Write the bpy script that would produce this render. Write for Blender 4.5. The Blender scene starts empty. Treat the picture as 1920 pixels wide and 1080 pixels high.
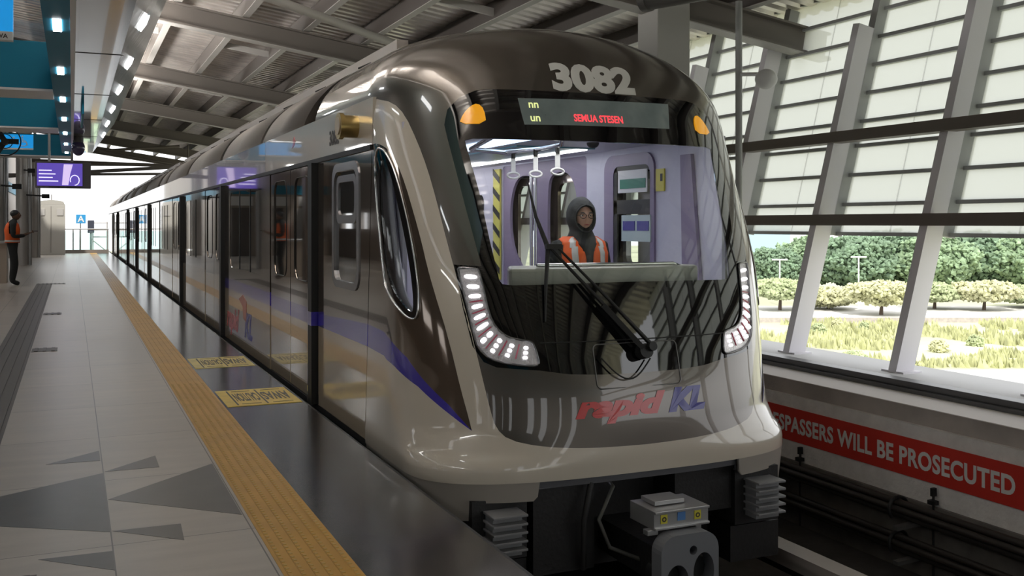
import bpy, bmesh, math, random
from mathutils import Vector, Matrix, noise
from mathutils.geometry import delaunay_2d_cdt

scene = bpy.context.scene
C = scene.collection
PI = math.pi

# ------------------------------------------------------------------ camera, sky, exposure
cam_d = bpy.data.cameras.new('camera'); cam = bpy.data.objects.new('camera', cam_d); C.objects.link(cam)
F_PX = 1850.0
PSI = math.atan((960 - 135) / F_PX)
cam_d.sensor_width = 36.0
cam_d.lens = F_PX / 1920 * 36.0
cam_d.shift_y = -(540 - 419) / 1920
cam_d.clip_end = 600
cam.location = (0, 0, 1.42)
cam.rotation_euler = (PI / 2, 0, -PSI)
scene.camera = cam

vs = scene.view_settings
vs.view_transform = 'Standard'; vs.look = 'None'; vs.gamma = 1.0
vs.use_curve_mapping = False
vs.exposure = 0.42

w = bpy.data.worlds.new('hazy_sky'); scene.world = w; w.use_nodes = True
bg = w.node_tree.nodes['Background']
bg.inputs[0].default_value = (0.97, 0.985, 1.0, 1); bg.inputs[1].default_value = 1.45

sun_d = bpy.data.lights.new('sun', 'SUN'); sun = bpy.data.objects.new('sun', sun_d); C.objects.link(sun)
sun_d.energy = 3.0; sun_d.angle = math.radians(3); sun_d.color = (1, .96, .88)
sun.rotation_euler = (math.radians(38), math.radians(-22), 0)

# ------------------------------------------------------------------ materials
MATS = {}
def mat(name, col, rough=.5, metal=0.0, coat=0.0, bump=0.0, bscale=40, vary=0.0, vscale=6, spec=.5, emit=None, estr=0.0, trans=0.0):
    if name in MATS: return MATS[name]
    m = bpy.data.materials.new(name); m.use_nodes = True
    nt = m.node_tree; b = nt.nodes['Principled BSDF']
    b.inputs['Base Color'].default_value = (*col, 1)
    b.inputs['Roughness'].default_value = rough
    b.inputs['Metallic'].default_value = metal
    b.inputs['Coat Weight'].default_value = coat
    b.inputs['Coat Roughness'].default_value = .03
    b.inputs['Specular IOR Level'].default_value = spec
    b.inputs['Transmission Weight'].default_value = trans
    if emit: b.inputs['Emission Color'].default_value = (*emit, 1); b.inputs['Emission Strength'].default_value = estr
    if vary or bump:
        tc = nt.nodes.new('ShaderNodeTexCoord')
    if vary:
        n = nt.nodes.new('ShaderNodeTexNoise'); n.inputs['Scale'].default_value = vscale; n.inputs['Detail'].default_value = 6
        nt.links.new(tc.outputs['Object'], n.inputs['Vector'])
        r = nt.nodes.new('ShaderNodeMapRange'); r.inputs[1].default_value = .3; r.inputs[2].default_value = .7
        r.inputs[3].default_value = 1 - vary; r.inputs[4].default_value = 1 + vary
        nt.links.new(n.outputs['Fac'], r.inputs[0])
        v = nt.nodes.new('ShaderNodeVectorMath'); v.operation = 'SCALE'; v.inputs[0].default_value = col
        nt.links.new(r.outputs[0], v.inputs['Scale']); nt.links.new(v.outputs[0], b.inputs['Base Color'])
    if bump:
        n2 = nt.nodes.new('ShaderNodeTexNoise'); n2.inputs['Scale'].default_value = bscale; n2.inputs['Detail'].default_value = 4
        nt.links.new(tc.outputs['Object'], n2.inputs['Vector'])
        bp = nt.nodes.new('ShaderNodeBump'); bp.inputs['Strength'].default_value = bump; bp.inputs['Distance'].default_value = .02
        nt.links.new(n2.outputs['Fac'], bp.inputs['Height']); nt.links.new(bp.outputs[0], b.inputs['Normal'])
    MATS[name] = m
    return m

def glass(name, tint, ior=1.5, rough=0.0):
    if name in MATS: return MATS[name]
    m = bpy.data.materials.new(name); m.use_nodes = True; nt = m.node_tree
    for n in list(nt.nodes): nt.nodes.remove(n)
    o = nt.nodes.new('ShaderNodeOutputMaterial'); mx = nt.nodes.new('ShaderNodeMixShader')
    # same reflectance from both faces of the thin pane (Schlick)
    ge = nt.nodes.new('ShaderNodeNewGeometry'); dt = nt.nodes.new('ShaderNodeVectorMath'); dt.operation = 'DOT_PRODUCT'
    nt.links.new(ge.outputs['Normal'], dt.inputs[0]); nt.links.new(ge.outputs['Incoming'], dt.inputs[1])
    ab = nt.nodes.new('ShaderNodeMath'); ab.operation = 'ABSOLUTE'; nt.links.new(dt.outputs['Value'], ab.inputs[0])
    iv = nt.nodes.new('ShaderNodeMath'); iv.operation = 'SUBTRACT'; iv.inputs[0].default_value = 1.0; nt.links.new(ab.outputs[0], iv.inputs[1])
    pw = nt.nodes.new('ShaderNodeMath'); pw.operation = 'POWER'; pw.inputs[1].default_value = 5.0; nt.links.new(iv.outputs[0], pw.inputs[0])
    f0 = ((ior - 1) / (ior + 1)) ** 2
    fr = nt.nodes.new('ShaderNodeMath'); fr.operation = 'MULTIPLY_ADD'; fr.inputs[1].default_value = 1 - f0; fr.inputs[2].default_value = f0; nt.links.new(pw.outputs[0], fr.inputs[0])
    t = nt.nodes.new('ShaderNodeBsdfTransparent'); t.inputs[0].default_value = (*tint, 1)
    g = nt.nodes.new('ShaderNodeBsdfGlossy'); g.inputs['Roughness'].default_value = rough
    nt.links.new(fr.outputs[0], mx.inputs[0]); nt.links.new(t.outputs[0], mx.inputs[1]); nt.links.new(g.outputs[0], mx.inputs[2])
    nt.links.new(mx.outputs[0], o.inputs[0]); MATS[name] = m
    return m

def frosted(name, col, tr=.5):
    m = bpy.data.materials.new(name); m.use_nodes = True; nt = m.node_tree
    for n in list(nt.nodes): nt.nodes.remove(n)
    o = nt.nodes.new('ShaderNodeOutputMaterial'); mx = nt.nodes.new('ShaderNodeMixShader'); mx.inputs[0].default_value = tr
    a = nt.nodes.new('ShaderNodeBsdfTransparent'); a.inputs[0].default_value = (*col, 1)
    t = nt.nodes.new('ShaderNodeBsdfTranslucent'); t.inputs[0].default_value = (*col, 1)
    nt.links.new(a.outputs[0], mx.inputs[1]); nt.links.new(t.outputs[0], mx.inputs[2]); nt.links.new(mx.outputs[0], o.inputs[0])
    return m

BEIGE = mat('beige_paint', (.60, .54, .45), rough=.28, coat=1.0)
HOOD = mat('dark_taupe_paint', (.115, .10, .086), rough=.30, metal=.6, coat=1.0)
BRONZE = mat('dark_bronze_gloss', (.165, .128, .10), rough=.09, metal=.7, coat=1.0)
BEIGE_G = mat('beige_gloss_side', (.50, .41, .30), rough=.16, metal=.1, coat=1.0)
BLACKG = mat('black_glass_mask', (.006, .006, .007), rough=.03, coat=1.0)
BLACK = mat('black_rubber', (.012, .012, .012), rough=.5)
CHROME = mat('chrome_trim', (.72, .72, .72), rough=.12, metal=1)
STRIPE = mat('violet_stripe_paint', (.04, .027, .36), rough=.16, coat=1.0)
STRIPE2 = mat('pale_violet_stripe_paint', (.075, .05, .38), rough=.16, coat=1.0)
SIDEGL = mat('tinted_side_glass', (.03, .028, .027), rough=.025, metal=.0, coat=1.0, spec=1.0)
WIND = glass('windscreen_glass', (.93, .95, .94), 1.5)
LENS = glass('clear_lens', (.95, .95, .95), 1.4)
AMBER = mat('amber_lens', (.75, .33, .01), rough=.15, coat=1, emit=(1, .42, .01), estr=.35)
LED = mat('white_led', (.9, .9, .9), rough=.3, emit=(1, .98, 1), estr=1.6)
LAMPBASE = mat('lamp_reflector', (.62, .60, .62), rough=.25, metal=.7, bump=.3, bscale=90)
REDP = mat('red_reflection_paint', (.35, .03, .07), rough=.3)
UNDER = mat('underframe_black', (.011, .010, .010), rough=.6, bump=.2)
GREYP = mat('grey_underframe_paint', (.10, .10, .11), rough=.5)
ALU = mat('aluminium', (.42, .42, .42), rough=.32, metal=.6)
STEELD = mat('taupe_steel_paint', (.17, .15, .135), rough=.5)
STEELF = mat('pale_steel_paint', (.48, .46, .44), rough=.45)
GALV = mat('galvanised_deck', (.80, .75, .71), rough=.34, metal=.7, vary=.15, vscale=3)
CONC = mat('concrete_grey', (.40, .36, .33), rough=.85, bump=.3, bscale=25, vary=.15, vscale=3)
CONCW = mat('whitewashed_concrete', (.74, .71, .68), rough=.85, bump=.5, bscale=30, vary=.08, vscale=8)
TRACK = mat('trackbed_concrete', (.07, .064, .06), rough=.9, bump=.3, bscale=18, vary=.2)
DARKBR = mat('dark_cable_rubber', (.03, .024, .02), rough=.5)
TEAL = mat('teal_blue_cladding', (.012, .21, .34), rough=.5, spec=.25)
SIGNB = mat('sign_blue', (.01, .26, .62), rough=.3, emit=(.01, .3, .75), estr=.5)
WHITE = mat('white_paint', (.75, .75, .75), rough=.4)
SOFF = mat('glossy_white_soffit', (.55, .56, .58), rough=.10, metal=.35, coat=1)
MIRR = mat('blue_mirror_panel', (.30, .44, .52), rough=.14, metal=.45, bump=.25, bscale=2.5)
DOWN = mat('downlight_glow', (1, 1, 1), rough=.4, emit=(1, 1, 1), estr=12)
SKIN = mat('skin', (.55, .33, .25), rough=.55)
SKIND = mat('brown_skin', (.16, .085, .055), rough=.55)
HIJAB = mat('black_hijab_cloth', (.022, .025, .027), rough=.8, bump=.2)
BLKCL = mat('black_cloth', (.018, .02, .02), rough=.85)
VEST = mat('orange_vest', (.85, .13, .02), rough=.6, emit=(.85, .11, .01), estr=.0)
REFL = mat('silver_reflective_tape', (.62, .62, .62), rough=.4)
LAV = mat('lavender_grey_panel', (.58, .57, .68), rough=.45)
PURP = mat('muted_purple_panel', (.24, .19, .30), rough=.4)
CEILI = mat('cabin_ceiling', (.66, .65, .72), rough=.4)
DESK = mat('pale_grey_console', (.46, .46, .41), rough=.4)
YEL = mat('caution_yellow', (.72, .50, .04), rough=.35, vary=.12, vscale=9)
DKTXT = mat('dark_print', (.045, .035, .03), rough=.5)
REDS = mat('sign_red', (.58, .035, .022), rough=.5, vary=.05)
TXTW = mat('white_print', (.72, .72, .70), rough=.5)
TXTG = mat('silver_grey_print', (.66, .66, .64), rough=.4)
LRED = mat('logo_red', (.62, .06, .06), rough=.3, coat=.5)
LBLU = mat('logo_blue', (.035, .03, .30), rough=.3, coat=.5)
GOLD = mat('brass_horn', (.45, .33, .13), rough=.3, metal=.9)

# ------------------------------------------------------------------ object helpers
def link(o, parent=None):
    C.objects.link(o)
    if parent is not None: o.parent = parent
    return o
def empty(name, loc=(0, 0, 0), parent=None):
    o = bpy.data.objects.new(name, None); o.location = loc; o.empty_display_size = .2
    link(o, parent); return o
def tag(o, label=None, cat=None, group=None, kind=None):
    if label: o['label'] = label
    if cat: o['category'] = cat
    if group: o['group'] = group
    if kind: o['kind'] = kind
    return o

class MB:
    def __init__(s, origin=(0, 0, 0)): s.v = []; s.f = []; s.o = Vector(origin); s.sm = []
    def add(s, vs_, fs_, smooth=False):
        n = len(s.v); s.v += [tuple(Vector(p) - s.o) for p in vs_]; s.f += [tuple(i + n for i in f) for f in fs_]
        s.sm += [smooth] * len(fs_); return s
    def box(s, a, b):
        x0, x1 = sorted((a[0], b[0])); y0, y1 = sorted((a[1], b[1])); z0, z1 = sorted((a[2], b[2]))
        return s.add([(x0, y0, z0), (x1, y0, z0), (x1, y1, z0), (x0, y1, z0), (x0, y0, z1), (x1, y0, z1), (x1, y1, z1), (x0, y1, z1)],
                     [(0, 3, 2, 1), (4, 5, 6, 7), (0, 1, 5, 4), (1, 2, 6, 5), (2, 3, 7, 6), (3, 0, 4, 7)])
    def prism(s, poly, mp, d0, d1):
        """poly of 2D points, mp(u,v,d)->xyz, extruded from d0 to d1"""
        n = len(poly)
        vs_ = [mp(u, v, d0) for u, v in poly] + [mp(u, v, d1) for u, v in poly]
        fs_ = [tuple(range(n))[::-1], tuple(range(n, 2 * n))] + [(i, (i + 1) % n, n + (i + 1) % n, n + i) for i in range(n)]
        return s.add(vs_, fs_)
    def beam(s, p, q, w_, h_, up=(0, 0, 1)):
        p = Vector(p); q = Vector(q); d = (q - p).normalized(); u = Vector(up)
        side = d.cross(u).normalized(); u = side.cross(d).normalized()
        vs_ = []
        for e in (p, q):
            for a, b in ((-1, -1), (1, -1), (1, 1), (-1, 1)): vs_.append(e + side * a * w_ / 2 + u * b * h_ / 2)
        return s.add(vs_, [(0, 3, 2, 1), (4, 5, 6, 7), (0, 1, 5, 4), (1, 2, 6, 5), (2, 3, 7, 6), (3, 0, 4, 7)])
    def tube(s, pts, r, seg=12, caps=True):
        pts = [Vector(p) for p in pts]; n = len(pts)
        rr = r if isinstance(r, (list, tuple)) else [r] * n
        vs_ = []; fs_ = []; ref = None
        for i, p in enumerate(pts):
            t = (pts[min(i + 1, n - 1)] - pts[max(i - 1, 0)]).normalized()
            if ref is None: ref = Vector((0, 0, 1)) if abs(t.z) < .9 else Vector((1, 0, 0))
            a = t.cross(ref).normalized(); b = a.cross(t).normalized(); ref = b
            for k in range(seg):
                th = 2 * PI * k / seg; vs_.append(p + (a * math.cos(th) + b * math.sin(th)) * rr[i])
        for i in range(n - 1):
            for k in range(seg):
                k2 = (k + 1) % seg; fs_.append((i * seg + k, i * seg + k2, (i + 1) * seg + k2, (i + 1) * seg + k))
        s.add(vs_, fs_, True)
        if caps:
            s.add(vs_[:seg], [tuple(range(seg))]); s.add(vs_[-seg:], [tuple(range(seg))[::-1]])
        return s
    def ellip(s, c, r, nu=20, nv=12):
        vs_ = []; fs_ = []
        for j in range(nv + 1):
            ph = PI * j / nv
            for i in range(nu):
                th = 2 * PI * i / nu
                vs_.append((c[0] + r[0] * math.sin(ph) * math.cos(th), c[1] + r[1] * math.sin(ph) * math.sin(th), c[2] + r[2] * math.cos(ph)))
        for j in range(nv):
            for i in range(nu):
                i2 = (i + 1) % nu; fs_.append((j * nu + i, (j + 1) * nu + i, (j + 1) * nu + i2, j * nu + i2))
        return s.add(vs_, fs_, True)
    def build(s, name, m, parent=None, bevel=0, fix=True):
        me = bpy.data.meshes.new(name); me.from_pydata(s.v, [], s.f); me.validate()
        if len(me.polygons) == len(s.sm): me.polygons.foreach_set('use_smooth', s.sm)
        me.materials.append(m)
        if fix:
            bm = bmesh.new(); bm.from_mesh(me); bmesh.ops.recalc_face_normals(bm, faces=bm.faces[:]); bm.to_mesh(me); bm.free()
        o = bpy.data.objects.new(name, me); o.location = s.o
        if bevel:
            b = o.modifiers.new('bevel', 'BEVEL'); b.width = bevel; b.segments = 2; b.limit_method = 'ANGLE'
        link(o, parent)
        return o

def box(name, a, b, m, parent=None, bevel=0, origin=None):
    return MB(origin or (0, 0, 0)).box(a, b).build(name, m, parent, bevel)

def inside(p, poly):
    x, y = p; r = False; n = len(poly)
    for i in range(n):
        x1, y1 = poly[i]; x2, y2 = poly[(i + 1) % n]
        if (y1 > y) != (y2 > y) and x < (x2 - x1) * (y - y1) / (y2 - y1) + x1: r = not r
    return r
def smooth_poly(pts, it=2, closed=False):
    """Chaikin corner cutting"""
    for _ in range(it):
        q = []; n = len(pts)
        rng = range(n if closed else n - 1)
        if not closed: q.append(pts[0])
        for i in rng:
            a = pts[i]; b = pts[(i + 1) % n]
            q.append((a[0] * .75 + b[0] * .25, a[1] * .75 + b[1] * .25)); q.append((a[0] * .25 + b[0] * .75, a[1] * .25 + b[1] * .75))
        if not closed: q.append(pts[-1])
        pts = q
    return pts
def dens(poly, step, closed=True):
    out = []; n = len(poly)
    for i in range(n if closed else n - 1):
        a = poly[i]; b = poly[(i + 1) % n]; d = math.hypot((a[0] - b[0]) * 1.6, a[1] - b[1]); k = max(1, int(math.ceil(d / step)))
        for j in range(k): out.append((a[0] + (b[0] - a[0]) * j / k, a[1] + (b[1] - a[1]) * j / k))
    if not closed: out.append(poly[-1])
    return out
def cdt(outline, holes, step):
    loops = [outline] + list(holes)
    vs_ = []; es = []
    for lp in loops:
        n0 = len(vs_)
        for p in lp: vs_.append(Vector((p[0] * 1.6, p[1])))
        es += [(n0 + i, n0 + (i + 1) % len(lp)) for i in range(len(lp))]
    if step:
        xs = [v.x for v in vs_[:len(outline)]]; ys = [v.y for v in vs_[:len(outline)]]
        bnd = {}
        for v in vs_: bnd.setdefault((int(v.x / step), int(v.y / step)), []).append(v)
        x = min(xs) + step / 2; row = 0
        y = min(ys) + step / 2
        while y < max(ys):
            x = min(xs) + step * (.5 if row % 2 else 1.0)
            while x < max(xs):
                near = False
                cx_, cy_ = int(x / step), int(y / step)
                for i in (-1, 0, 1):
                    for j in (-1, 0, 1):
                        for v in bnd.get((cx_ + i, cy_ + j), ()):
                            if (v.x - x) ** 2 + (v.y - y) ** 2 < (.55 * step) ** 2: near = True
                if not near: vs_.append(Vector((x, y)))
                x += step
            y += step * .87; row += 1
    r = delaunay_2d_cdt(vs_, es, [], 0, 1e-6)
    V = [(v.x / 1.6, v.y) for v in r[0]]; Fs = []
    for f in r[2]:
        c = (sum(V[i][0] for i in f) / len(f), sum(V[i][1] for i in f) / len(f))
        if inside(c, outline) and not any(inside(c, h) for h in holes): Fs.append(tuple(f))
    used = sorted({i for f in Fs for i in f}); mp = {u: k for k, u in enumerate(used)}
    return [V[u] for u in used], [tuple(mp[i] for i in f) for f in Fs]
def plate(name, outline, holes, mp, thick, m, parent=None, step=0):
    """flat or curved panel with real thickness: mp(u,v,d)"""
    V, Fs = cdt(outline, holes, step)
    n = len(V); vs_ = [mp(u, v, 0) for u, v in V] + [mp(u, v, thick) for u, v in V]
    fs_ = [f for f in Fs] + [tuple(i + n for i in f[::-1]) for f in Fs]
    cnt = {}
    for f in Fs:
        for i in range(len(f)):
            a, b = f[i], f[(i + 1) % len(f)]; cnt[(a, b)] = 1
    for a, b in list(cnt):
        if (b, a) not in cnt: fs_.append((b, a, a + n, b + n))
    return MB().add(vs_, fs_).build(name, m, parent)
def rrect(x0, y0, x1, y1, r, k=5):
    out = []
    for cx_, cy_, a0 in ((x1 - r, y0 + r, -90), (x1 - r, y1 - r, 0), (x0 + r, y1 - r, 90), (x0 + r, y0 + r, 180)):
        for i in range(k + 1):
            a = math.radians(a0 + 90 * i / k); out.append((cx_ + r * math.cos(a), cy_ + r * math.sin(a)))
    return out
def text(name, body, size, mp, m, parent=None, bold=0.0, shear=0.0, align='CENTER', ext=.0, squeeze=1.0, spacing=1.0):
    """lettering; mp(x,y,d)->xyz"""
    cu = bpy.data.curves.new(name, 'FONT'); cu.body = body; cu.size = size; cu.offset = bold; cu.shear = shear
    cu.align_x = align; cu.extrude = max(ext, .0005); cu.space_character = spacing; cu.resolution_u = 4
    o = bpy.data.objects.new(name, cu); C.objects.link(o)
    dg = bpy.context.evaluated_depsgraph_get(); dg.update()
    me = bpy.data.meshes.new_from_object(o.evaluated_get(dg)); bpy.data.objects.remove(o)
    for v in me.vertices:
        v.co = Vector(mp(v.co.x * squeeze, v.co.y, v.co.z))
    me.materials.clear(); me.materials.append(m); me.name = name
    ob = bpy.data.objects.new(name, me); link(ob, parent)
    return ob
def skin(name, verts, edges, radii, m, parent=None, sub=2, root=0, origin=(0, 0, 0)):
    me = bpy.data.meshes.new(name); me.from_pydata([tuple(Vector(v)) for v in verts], edges, [])
    o = bpy.data.objects.new(name, me); C.objects.link(o)
    o.modifiers.new('skin', 'SKIN'); sd = me.skin_vertices[0].data
    for i, r in enumerate(radii): sd[i].radius = r if isinstance(r, tuple) else (r, r)
    for d in sd: d.use_root = False
    sd[root].use_root = True
    s = o.modifiers.new('sub', 'SUBSURF'); s.levels = sub; s.render_levels = sub
    dg = bpy.context.evaluated_depsgraph_get(); dg.update()
    nm = bpy.data.meshes.new_from_object(o.evaluated_get(dg)); bpy.data.objects.remove(o)
    nm.materials.clear(); nm.materials.append(m)
    for p in nm.polygons: p.use_smooth = True
    ob = bpy.data.objects.new(name, nm); ob.location = origin; link(ob, parent)
    return ob

# ------------------------------------------------------------------ nose surface of the train
XC = 3.13
TAB = [(-.40, 1.31, 5.06, .70, 3.0), (-.055, 1.33, 5.04, .70, 3.1), (.03, 1.335, 5.035, .72, 3.0), (.12, 1.33, 5.04, .82, 2.7), (.25, 1.33, 5.05, .92, 2.55), (.40, 1.33, 5.07, .92, 2.5), (.60, 1.33, 5.12, .85, 2.5), (.9, 1.33, 5.20, .76, 2.5), (1.18, 1.33, 5.28, .72, 2.5),
       (1.6, 1.33, 5.42, .74, 2.5), (2.05, 1.33, 5.585, .76, 2.5), (2.25, 1.32, 5.65, .80, 2.5), (2.4, 1.27, 5.71, .85, 2.45), (2.55, 1.16, 5.81, .95, 2.4), (2.68, .99, 5.97, 1.05, 2.3), (2.78, .76, 6.22, 1.1, 2.15), (2.84, .46, 6.6, 1.0, 2.0), (2.86, .22, 7.1, .8, 2.0), (2.865, .0, 7.6, .3, 2.0)]
def interp(z):
    n = len(TAB)
    if z <= TAB[0][0]: return list(TAB[0][1:])
    if z >= TAB[-1][0]: return list(TAB[-1][1:])
    i = 0
    while TAB[i + 1][0] < z: i += 1
    out = []
    for k in range(1, 5):
        def sl(j): return (TAB[j + 1][k] - TAB[j][k]) / (TAB[j + 1][0] - TAB[j][0])
        def d(j):
            if j == 0: return sl(0)
            if j == n - 1: return sl(n - 2)
            a, b = sl(j - 1), sl(j)
            return 0 if a * b <= 0 else 2 * a * b / (a + b)
        h = TAB[i + 1][0] - TAB[i][0]; t = (z - TAB[i][0]) / h
        out.append((2 * t ** 3 - 3 * t * t + 1) * TAB[i][k] + (t ** 3 - 2 * t * t + t) * h * d(i) + (-2 * t ** 3 + 3 * t * t) * TAB[i + 1][k] + (t ** 3 - t * t) * h * d(i + 1))
    return out
QM = 2.25; QTOP = 3.25
def zq(q):
    if q <= QM: return q
    t = min((q - QM) / (QTOP - QM), 1.0)
    return QM + (2.865 - QM) * math.sin(t * PI / 2) ** 1.0
def qz(z):
    if z <= QM: return z
    return QM + (QTOP - QM) * math.asin(min(1, (z - QM) / (2.865 - QM))) * 2 / PI
def S(a, q):
    z = zq(q); w_, yf, L, n = interp(z); s = 1 if a >= 0 else -1; b = abs(a)
    if b <= 1:
        th = b * PI / 2
        return Vector((XC + s * w_ * math.sin(th) ** (2 / n), yf + L * (1 - max(math.cos(th), 0) ** (2 / n)), z))
    return Vector((XC + s * w_, yf + L + b - 1, z))
def N(a, q):
    e = .004
    a1, a2 = a - e, a + e
    if abs(a) < e: a1, a2 = -e * 2, e * 2
    q1, q2 = q - e, min(q + e, QTOP - .001)
    n = (S(a2, q) - S(a1, q)).cross(S(a, q2) - S(a, q1))
    if n.length < 1e-9: return Vector((0, 0, 1))
    n.normalize()
    return n
def a_at_y(q, Y):
    w_, yf, L, n = interp(zq(q))
    if Y >= yf + L: return 1 + Y - yf - L
    cy = max(0.0, 1 - (Y - yf) / L); return math.acos(min(1, cy ** (n / 2))) * 2 / PI
def a_at_dx(q, dx):
    w_, yf, L, n = interp(zq(q)); t = min(abs(dx) / w_, 1)
    return math.copysign(math.asin(t ** (n / 2)) * 2 / PI, dx)
def patch(name, outline, holes, m, parent, off=0.0, thick=.012, step=.05):
    V, Fs = cdt(outline, holes, step)
    P = [S(a, q) for a, q in V]; Ns = [N(a, q) for a, q in V]; n = len(V)
    if Fs:
        out = 0
        for f in Fs[:50]:
            fn = (P[f[1]] - P[f[0]]).cross(P[f[2]] - P[f[0]]); out += 1 if fn.dot(Ns[f[0]]) > 0 else -1
        if out < 0: Fs = [f[::-1] for f in Fs]
    vs_ = [tuple(p + k * off) for p, k in zip(P, Ns)] + [tuple(p + k * (off - thick)) for p, k in zip(P, Ns)]
    fs_ = list(Fs) + [tuple(i + n for i in f[::-1]) for f in Fs]
    cnt = set()
    for f in Fs:
        for i in range(len(f)): cnt.add((f[i], f[(i + 1) % len(f)]))
    for a, b in cnt:
        if (b, a) not in cnt: fs_.append((b, a, a + n, b + n))
    me = bpy.data.meshes.new(name); me.from_pydata(vs_, [], fs_)
    me.polygons.foreach_set('use_smooth', [True] * len(me.polygons))
    me.normals_split_custom_set_from_vertices([tuple(k) for k in Ns] + [tuple(-k) for k in Ns])
    me.materials.append(m)
    o = bpy.data.objects.new(name, me); link(o, parent); return o
def mirror(l): return [(-a, q) for a, q in l][::-1]

# ================================================================== THE TRAIN
train = empty('train')
tag(train, 'beige and dark taupe metro train numbered 3082 standing at the platform', 'train')
T = train

def seam(z): return 6.45 - .085 * z
hoodL = [(-0.897, 2.233), (-0.767, 2.194), (-0.697, 2.103), (-0.648, 1.934), (-0.614, 1.761), (-0.588, 1.553), (-0.564, 1.312), (-0.538, 1.102), (-0.508, 0.886), (-0.481, 0.673), (-0.462, 0.507), (-0.443, 0.346), (-0.422, 0.245), (-0.377, 0.182), (-0.263, 0.140), (-0.12, 0.115), (0.0, 0.106)]
hoodL = smooth_poly(hoodL, 1)
ST = .045
hoodL = dens(hoodL, ST, False)
maskL = [(0.0, 2.27), (-0.073, 2.266), (-0.246, 2.268), (-0.325, 2.267), (-0.371, 2.255), (-0.433, 2.209), (-0.487, 2.132), (-0.508, 2.033), (-0.502, 1.944), (-0.466, 1.513), (-0.432, 1.167), (-0.544, 1.176), (-0.522, 0.922), (-0.494, 0.706), (-0.455, 0.616), (-0.41, 0.586), (-0.266, 0.565), (-0.176, 0.538), (-0.086, 0.527), (0.0, 0.525)]
maskL = dens(maskL, ST, False)
mask = maskL + mirror(maskL)[1:-1]
glL = [(0.0, 1.945), (-0.40, 1.947), (-0.432, 1.935), (-0.405, 1.617), (-0.389, 1.312), (-0.372, 1.085), (-0.362, 1.062), (-0.326, 1.054), (-0.148, 1.059), (0.0, 1.062)]
glL = dens(glL, ST, False)
gl = glL + mirror(glL)[1:-1]
YD = 8.0
dome_r = [(-a_at_y(q, YD), q) for q in [QM + (QTOP - .004 - QM) * i / 10 for i in range(11)]]
hood_out = hoodL + mirror(hoodL)[1:] + [(1.0, QM)] + mirror(dome_r)[::-1] + dome_r[::-1] + [(-1.0, QM)]
# order: left top -> centre bottom -> right top -> back along right -> over the roof -> left
hood_out = dens(hood_out, ST)
patch('hood', hood_out, [mask], HOOD, T, step=ST)
tag(patch('windscreen_surround', mask, [gl], BLACKG, T, step=ST), 'gloss black windscreen surround')
patch('windscreen', gl, [], WIND, T, thick=.006, step=.06)

sideR = [(-0.962, 1.94), (-0.906, 1.927), (-0.843, 1.89), (-0.792, 1.811), (-0.749, 1.661), (-0.716, 1.469), (-0.694, 1.324), (-0.675, 1.162), (-0.655, 1.05), (-0.593, 0.748), (-0.546, 0.419), (-0.512, 0.227)]
sideR = dens(smooth_poly(sideR, 1), ST, False)
sL = [(-0.609, 0.317), (-0.757, 0.451), (-0.93, 0.545), (-1.05, 0.585)]
sU = [(-0.607, 0.366), (-0.726, 0.496), (-0.828, 0.615), (-0.969, 0.70), (-1.05, .735)]
def sm(z): return (-a_at_y(z, seam(z)), z)
def smline(z0, z1, n=12): return [sm(z0 + (z1 - z0) * i / n) for i in range(n + 1)]
sLf = dens(sL + [sm(.60)], ST, False); sUf = dens(sU + [sm(.75)], ST, False)
left = smline(-.055, .60) + sLf[::-1][1:] + sideR[::-1] + smline(1.94, 2.24)
fair = left + hoodL + mirror(hoodL)[1:] + mirror(left)
fair = dens(fair, ST)
patch('front_fairing', fair, [], BEIGE, T, step=ST)
winL = smooth_poly([(-0.925, 1.835), (-0.883, 1.83), (-0.842, 1.72), (-0.812, 1.499), (-0.790, 1.303), (-0.775, 1.096), (-0.768, 0.938), (-0.782, 0.874), (-0.851, 0.923), (-0.934, 1.018), (-0.99, 1.115), (-1.0, 1.298), (-0.985, 1.6)], 2, True)
winO = smooth_poly([(-0.965, 1.905), (-0.885, 1.90), (-0.820, 1.80), (-0.780, 1.60), (-0.755, 1.40), (-0.738, 1.2), (-0.732, 1.0), (-0.745, 0.855), (-0.80, 0.845), (-0.890, 0.91), (-0.985, 0.99), (-1.04, 1.10), (-1.05, 1.3), (-1.03, 1.6)], 2, True)
dk = sideR + sUf[0:] + smline(.75, 1.94)[1:-1] + [sm(1.94)]
dk = dens(dk, ST)
sw = [sideR[-1]] + sLf + sUf[::-1]
sw = dens(sw, ST)
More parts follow.
